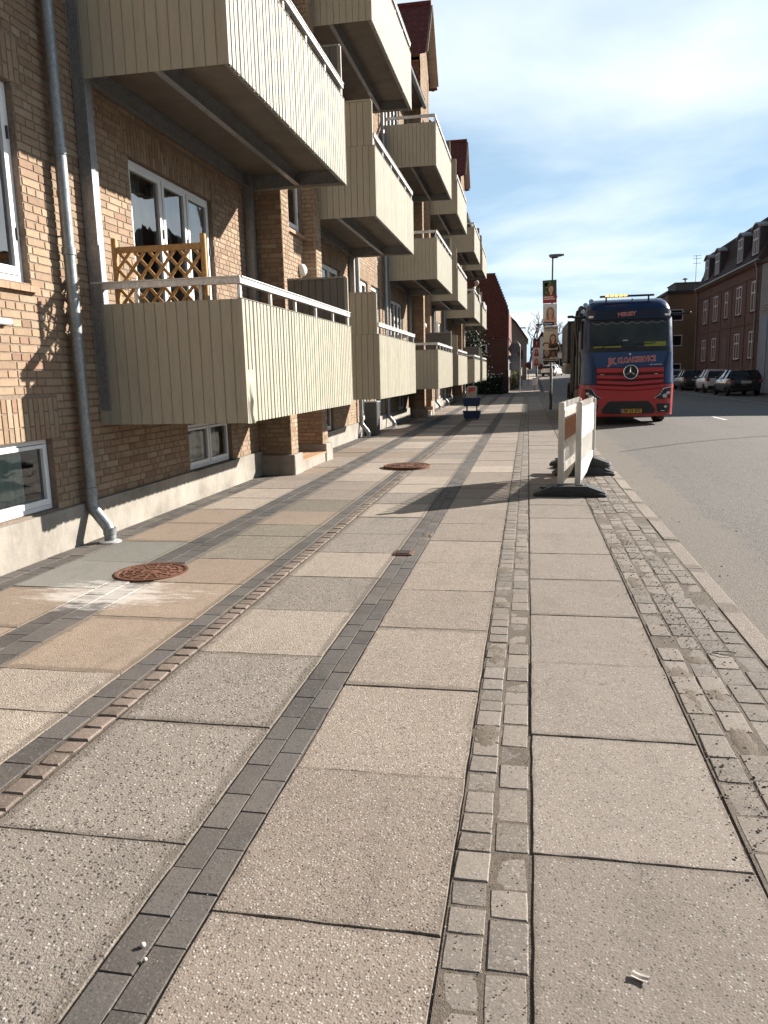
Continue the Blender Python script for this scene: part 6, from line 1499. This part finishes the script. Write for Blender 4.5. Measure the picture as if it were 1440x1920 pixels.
jn = [(Q(-0.12, 0, 0.92), (0.15, 0.12)), (Q(-0.08, 0, 1.12), (0.15, 0.11)), (Q(0.02, 0, 1.36), (0.17, 0.12)), (Q(0.10, 0, 1.47), 0.06), (Q(0.15, 0, 1.53), 0.055),
      (Q(-0.12, -0.10, 0.85), 0.10), (Q(-0.10, -0.11, 0.48), 0.07), (Q(-0.14, -0.11, 0.06), 0.05), (Q(-0.02, -0.11, 0.03), 0.04),
      (Q(-0.12, 0.10, 0.85), 0.10), (Q(-0.10, 0.11, 0.48), 0.07), (Q(-0.14, 0.11, 0.06), 0.05), (Q(-0.02, 0.11, 0.03), 0.04),
      (Q(0.04, -0.20, 1.36), 0.06), (Q(0.14, -0.25, 1.12), 0.045), (Q(0.26, -0.20, 0.98), 0.035), (Q(0.30, -0.18, 0.95), 0.03),
      (Q(0.04, 0.20, 1.36), 0.06), (Q(0.14, 0.25, 1.12), 0.045), (Q(0.26, 0.20, 0.98), 0.035), (Q(0.30, 0.18, 0.95), 0.03)]
ed = [(0, 1), (1, 2), (2, 3), (3, 4), (0, 5), (5, 6), (6, 7), (7, 8), (0, 9), (9, 10), (10, 11), (11, 12), (2, 13), (13, 14), (14, 15), (15, 16), (2, 17), (17, 18), (18, 19), (19, 20)]
try:
    skin_figure('body', jn, ed, plain('pale_shirt', (0.46,0.42,0.38), 0.9), pe)
except Exception as e:
    m = MB()
    for a, c_ in ed: 
        ra = jn[a][1] if not isinstance(jn[a][1], tuple) else jn[a][1][0]; rc = jn[c_][1] if not isinstance(jn[c_][1], tuple) else jn[c_][1][0]
        m.tube([jn[a][0], jn[c_][0]], [ra, rc], 10)
    m.build('body', plain('pale_shirt', (0.46,0.42,0.38), 0.9), pe, smooth=True)
hc = Q(0.19, 0, 1.62)
m = MB(); rr = []
for k in range(9):
    a = math.pi*k/8; r = 0.098*math.sin(a)+0.002; rr.append([(hc[0]+r*math.cos(q)*1.08, hc[1]+r*math.sin(q)*0.85, hc[2]-0.125*math.cos(a)) for q in [2*math.pi*i/12 for i in range(12)]])
m.loft(rr); hd = m.build('head', plain('skin', (0.42,0.25,0.18), 0.6), pe, smooth=True)
m = MB(); m.lathe((hc[0]+0.10, hc[1], hc[2]-0.02), [(0.022, -0.02), (0.018, 0.01), (0.004, 0.03)], 8); m.build('nose', plain('skin', (0.42,0.25,0.18), 0.6), hd, smooth=True)
for s in (-1, 1):
    m = MB(); m.lathe((hc[0]+0.095, hc[1]+s*0.035, hc[2]+0.01), [(0.012, -0.006), (0.012, 0.006)], 8); m.build('eye', M_trim, hd)
m = MB(); rr = []
for k in range(6):
    a = math.pi/2*k/5; r = 0.112*math.cos(a)+0.002; rr.append([(hc[0]-0.018+r*math.cos(q)*1.05, hc[1]+r*math.sin(q)*0.88, hc[2]+0.012+0.13*math.sin(a)) for q in [2*math.pi*i/12 for i in range(12)]])
m.loft(rr); m.build('hair', plain('grey_hair', (0.42,0.40,0.38), 0.8), pe, smooth=True)
for i, (ya, yb, lab) in enumerate(((40.9, 42.5, 'grey patterned blanket hung over the rail beside the leaning person'), (45.1, 48.6, 'grey patterned blanket hung over the rail of the farthest upper balcony'))):
    m = MB(); X_ = XF; zt = 5.53
    def bl(y, t_):
        q = [(X_-0.09, zt-0.25), (X_-0.08, zt+0.03), (X_-0.03, zt+0.055), (X_+0.045, zt+0.02), (X_+0.05, zt-0.12), (X_+0.055, zt-0.30)][t_]
        return (q[0]+0.012*math.sin(y*11+t_), y, q[1]+0.03*math.sin(y*3.1+t_))
    m.grid(bl, frange(ya, yb, 0.09), list(range(6)))
    b = NB('patterned_blanket_%d' % i); d, c = b.voro(9, b.pos()); r, g, _ = b.sep(c)
    tag(m.build('blanket', b.done(b.ramp(r, [(0.0, (0.10,0.10,0.105)), (0.5, (0.22,0.215,0.21)), (1.0, (0.45,0.44,0.42))]), 0.9), loc=(X_, ya, zt), smooth=True, fix=False), lab, 'blanket', 'blankets hung on the balcony rails')
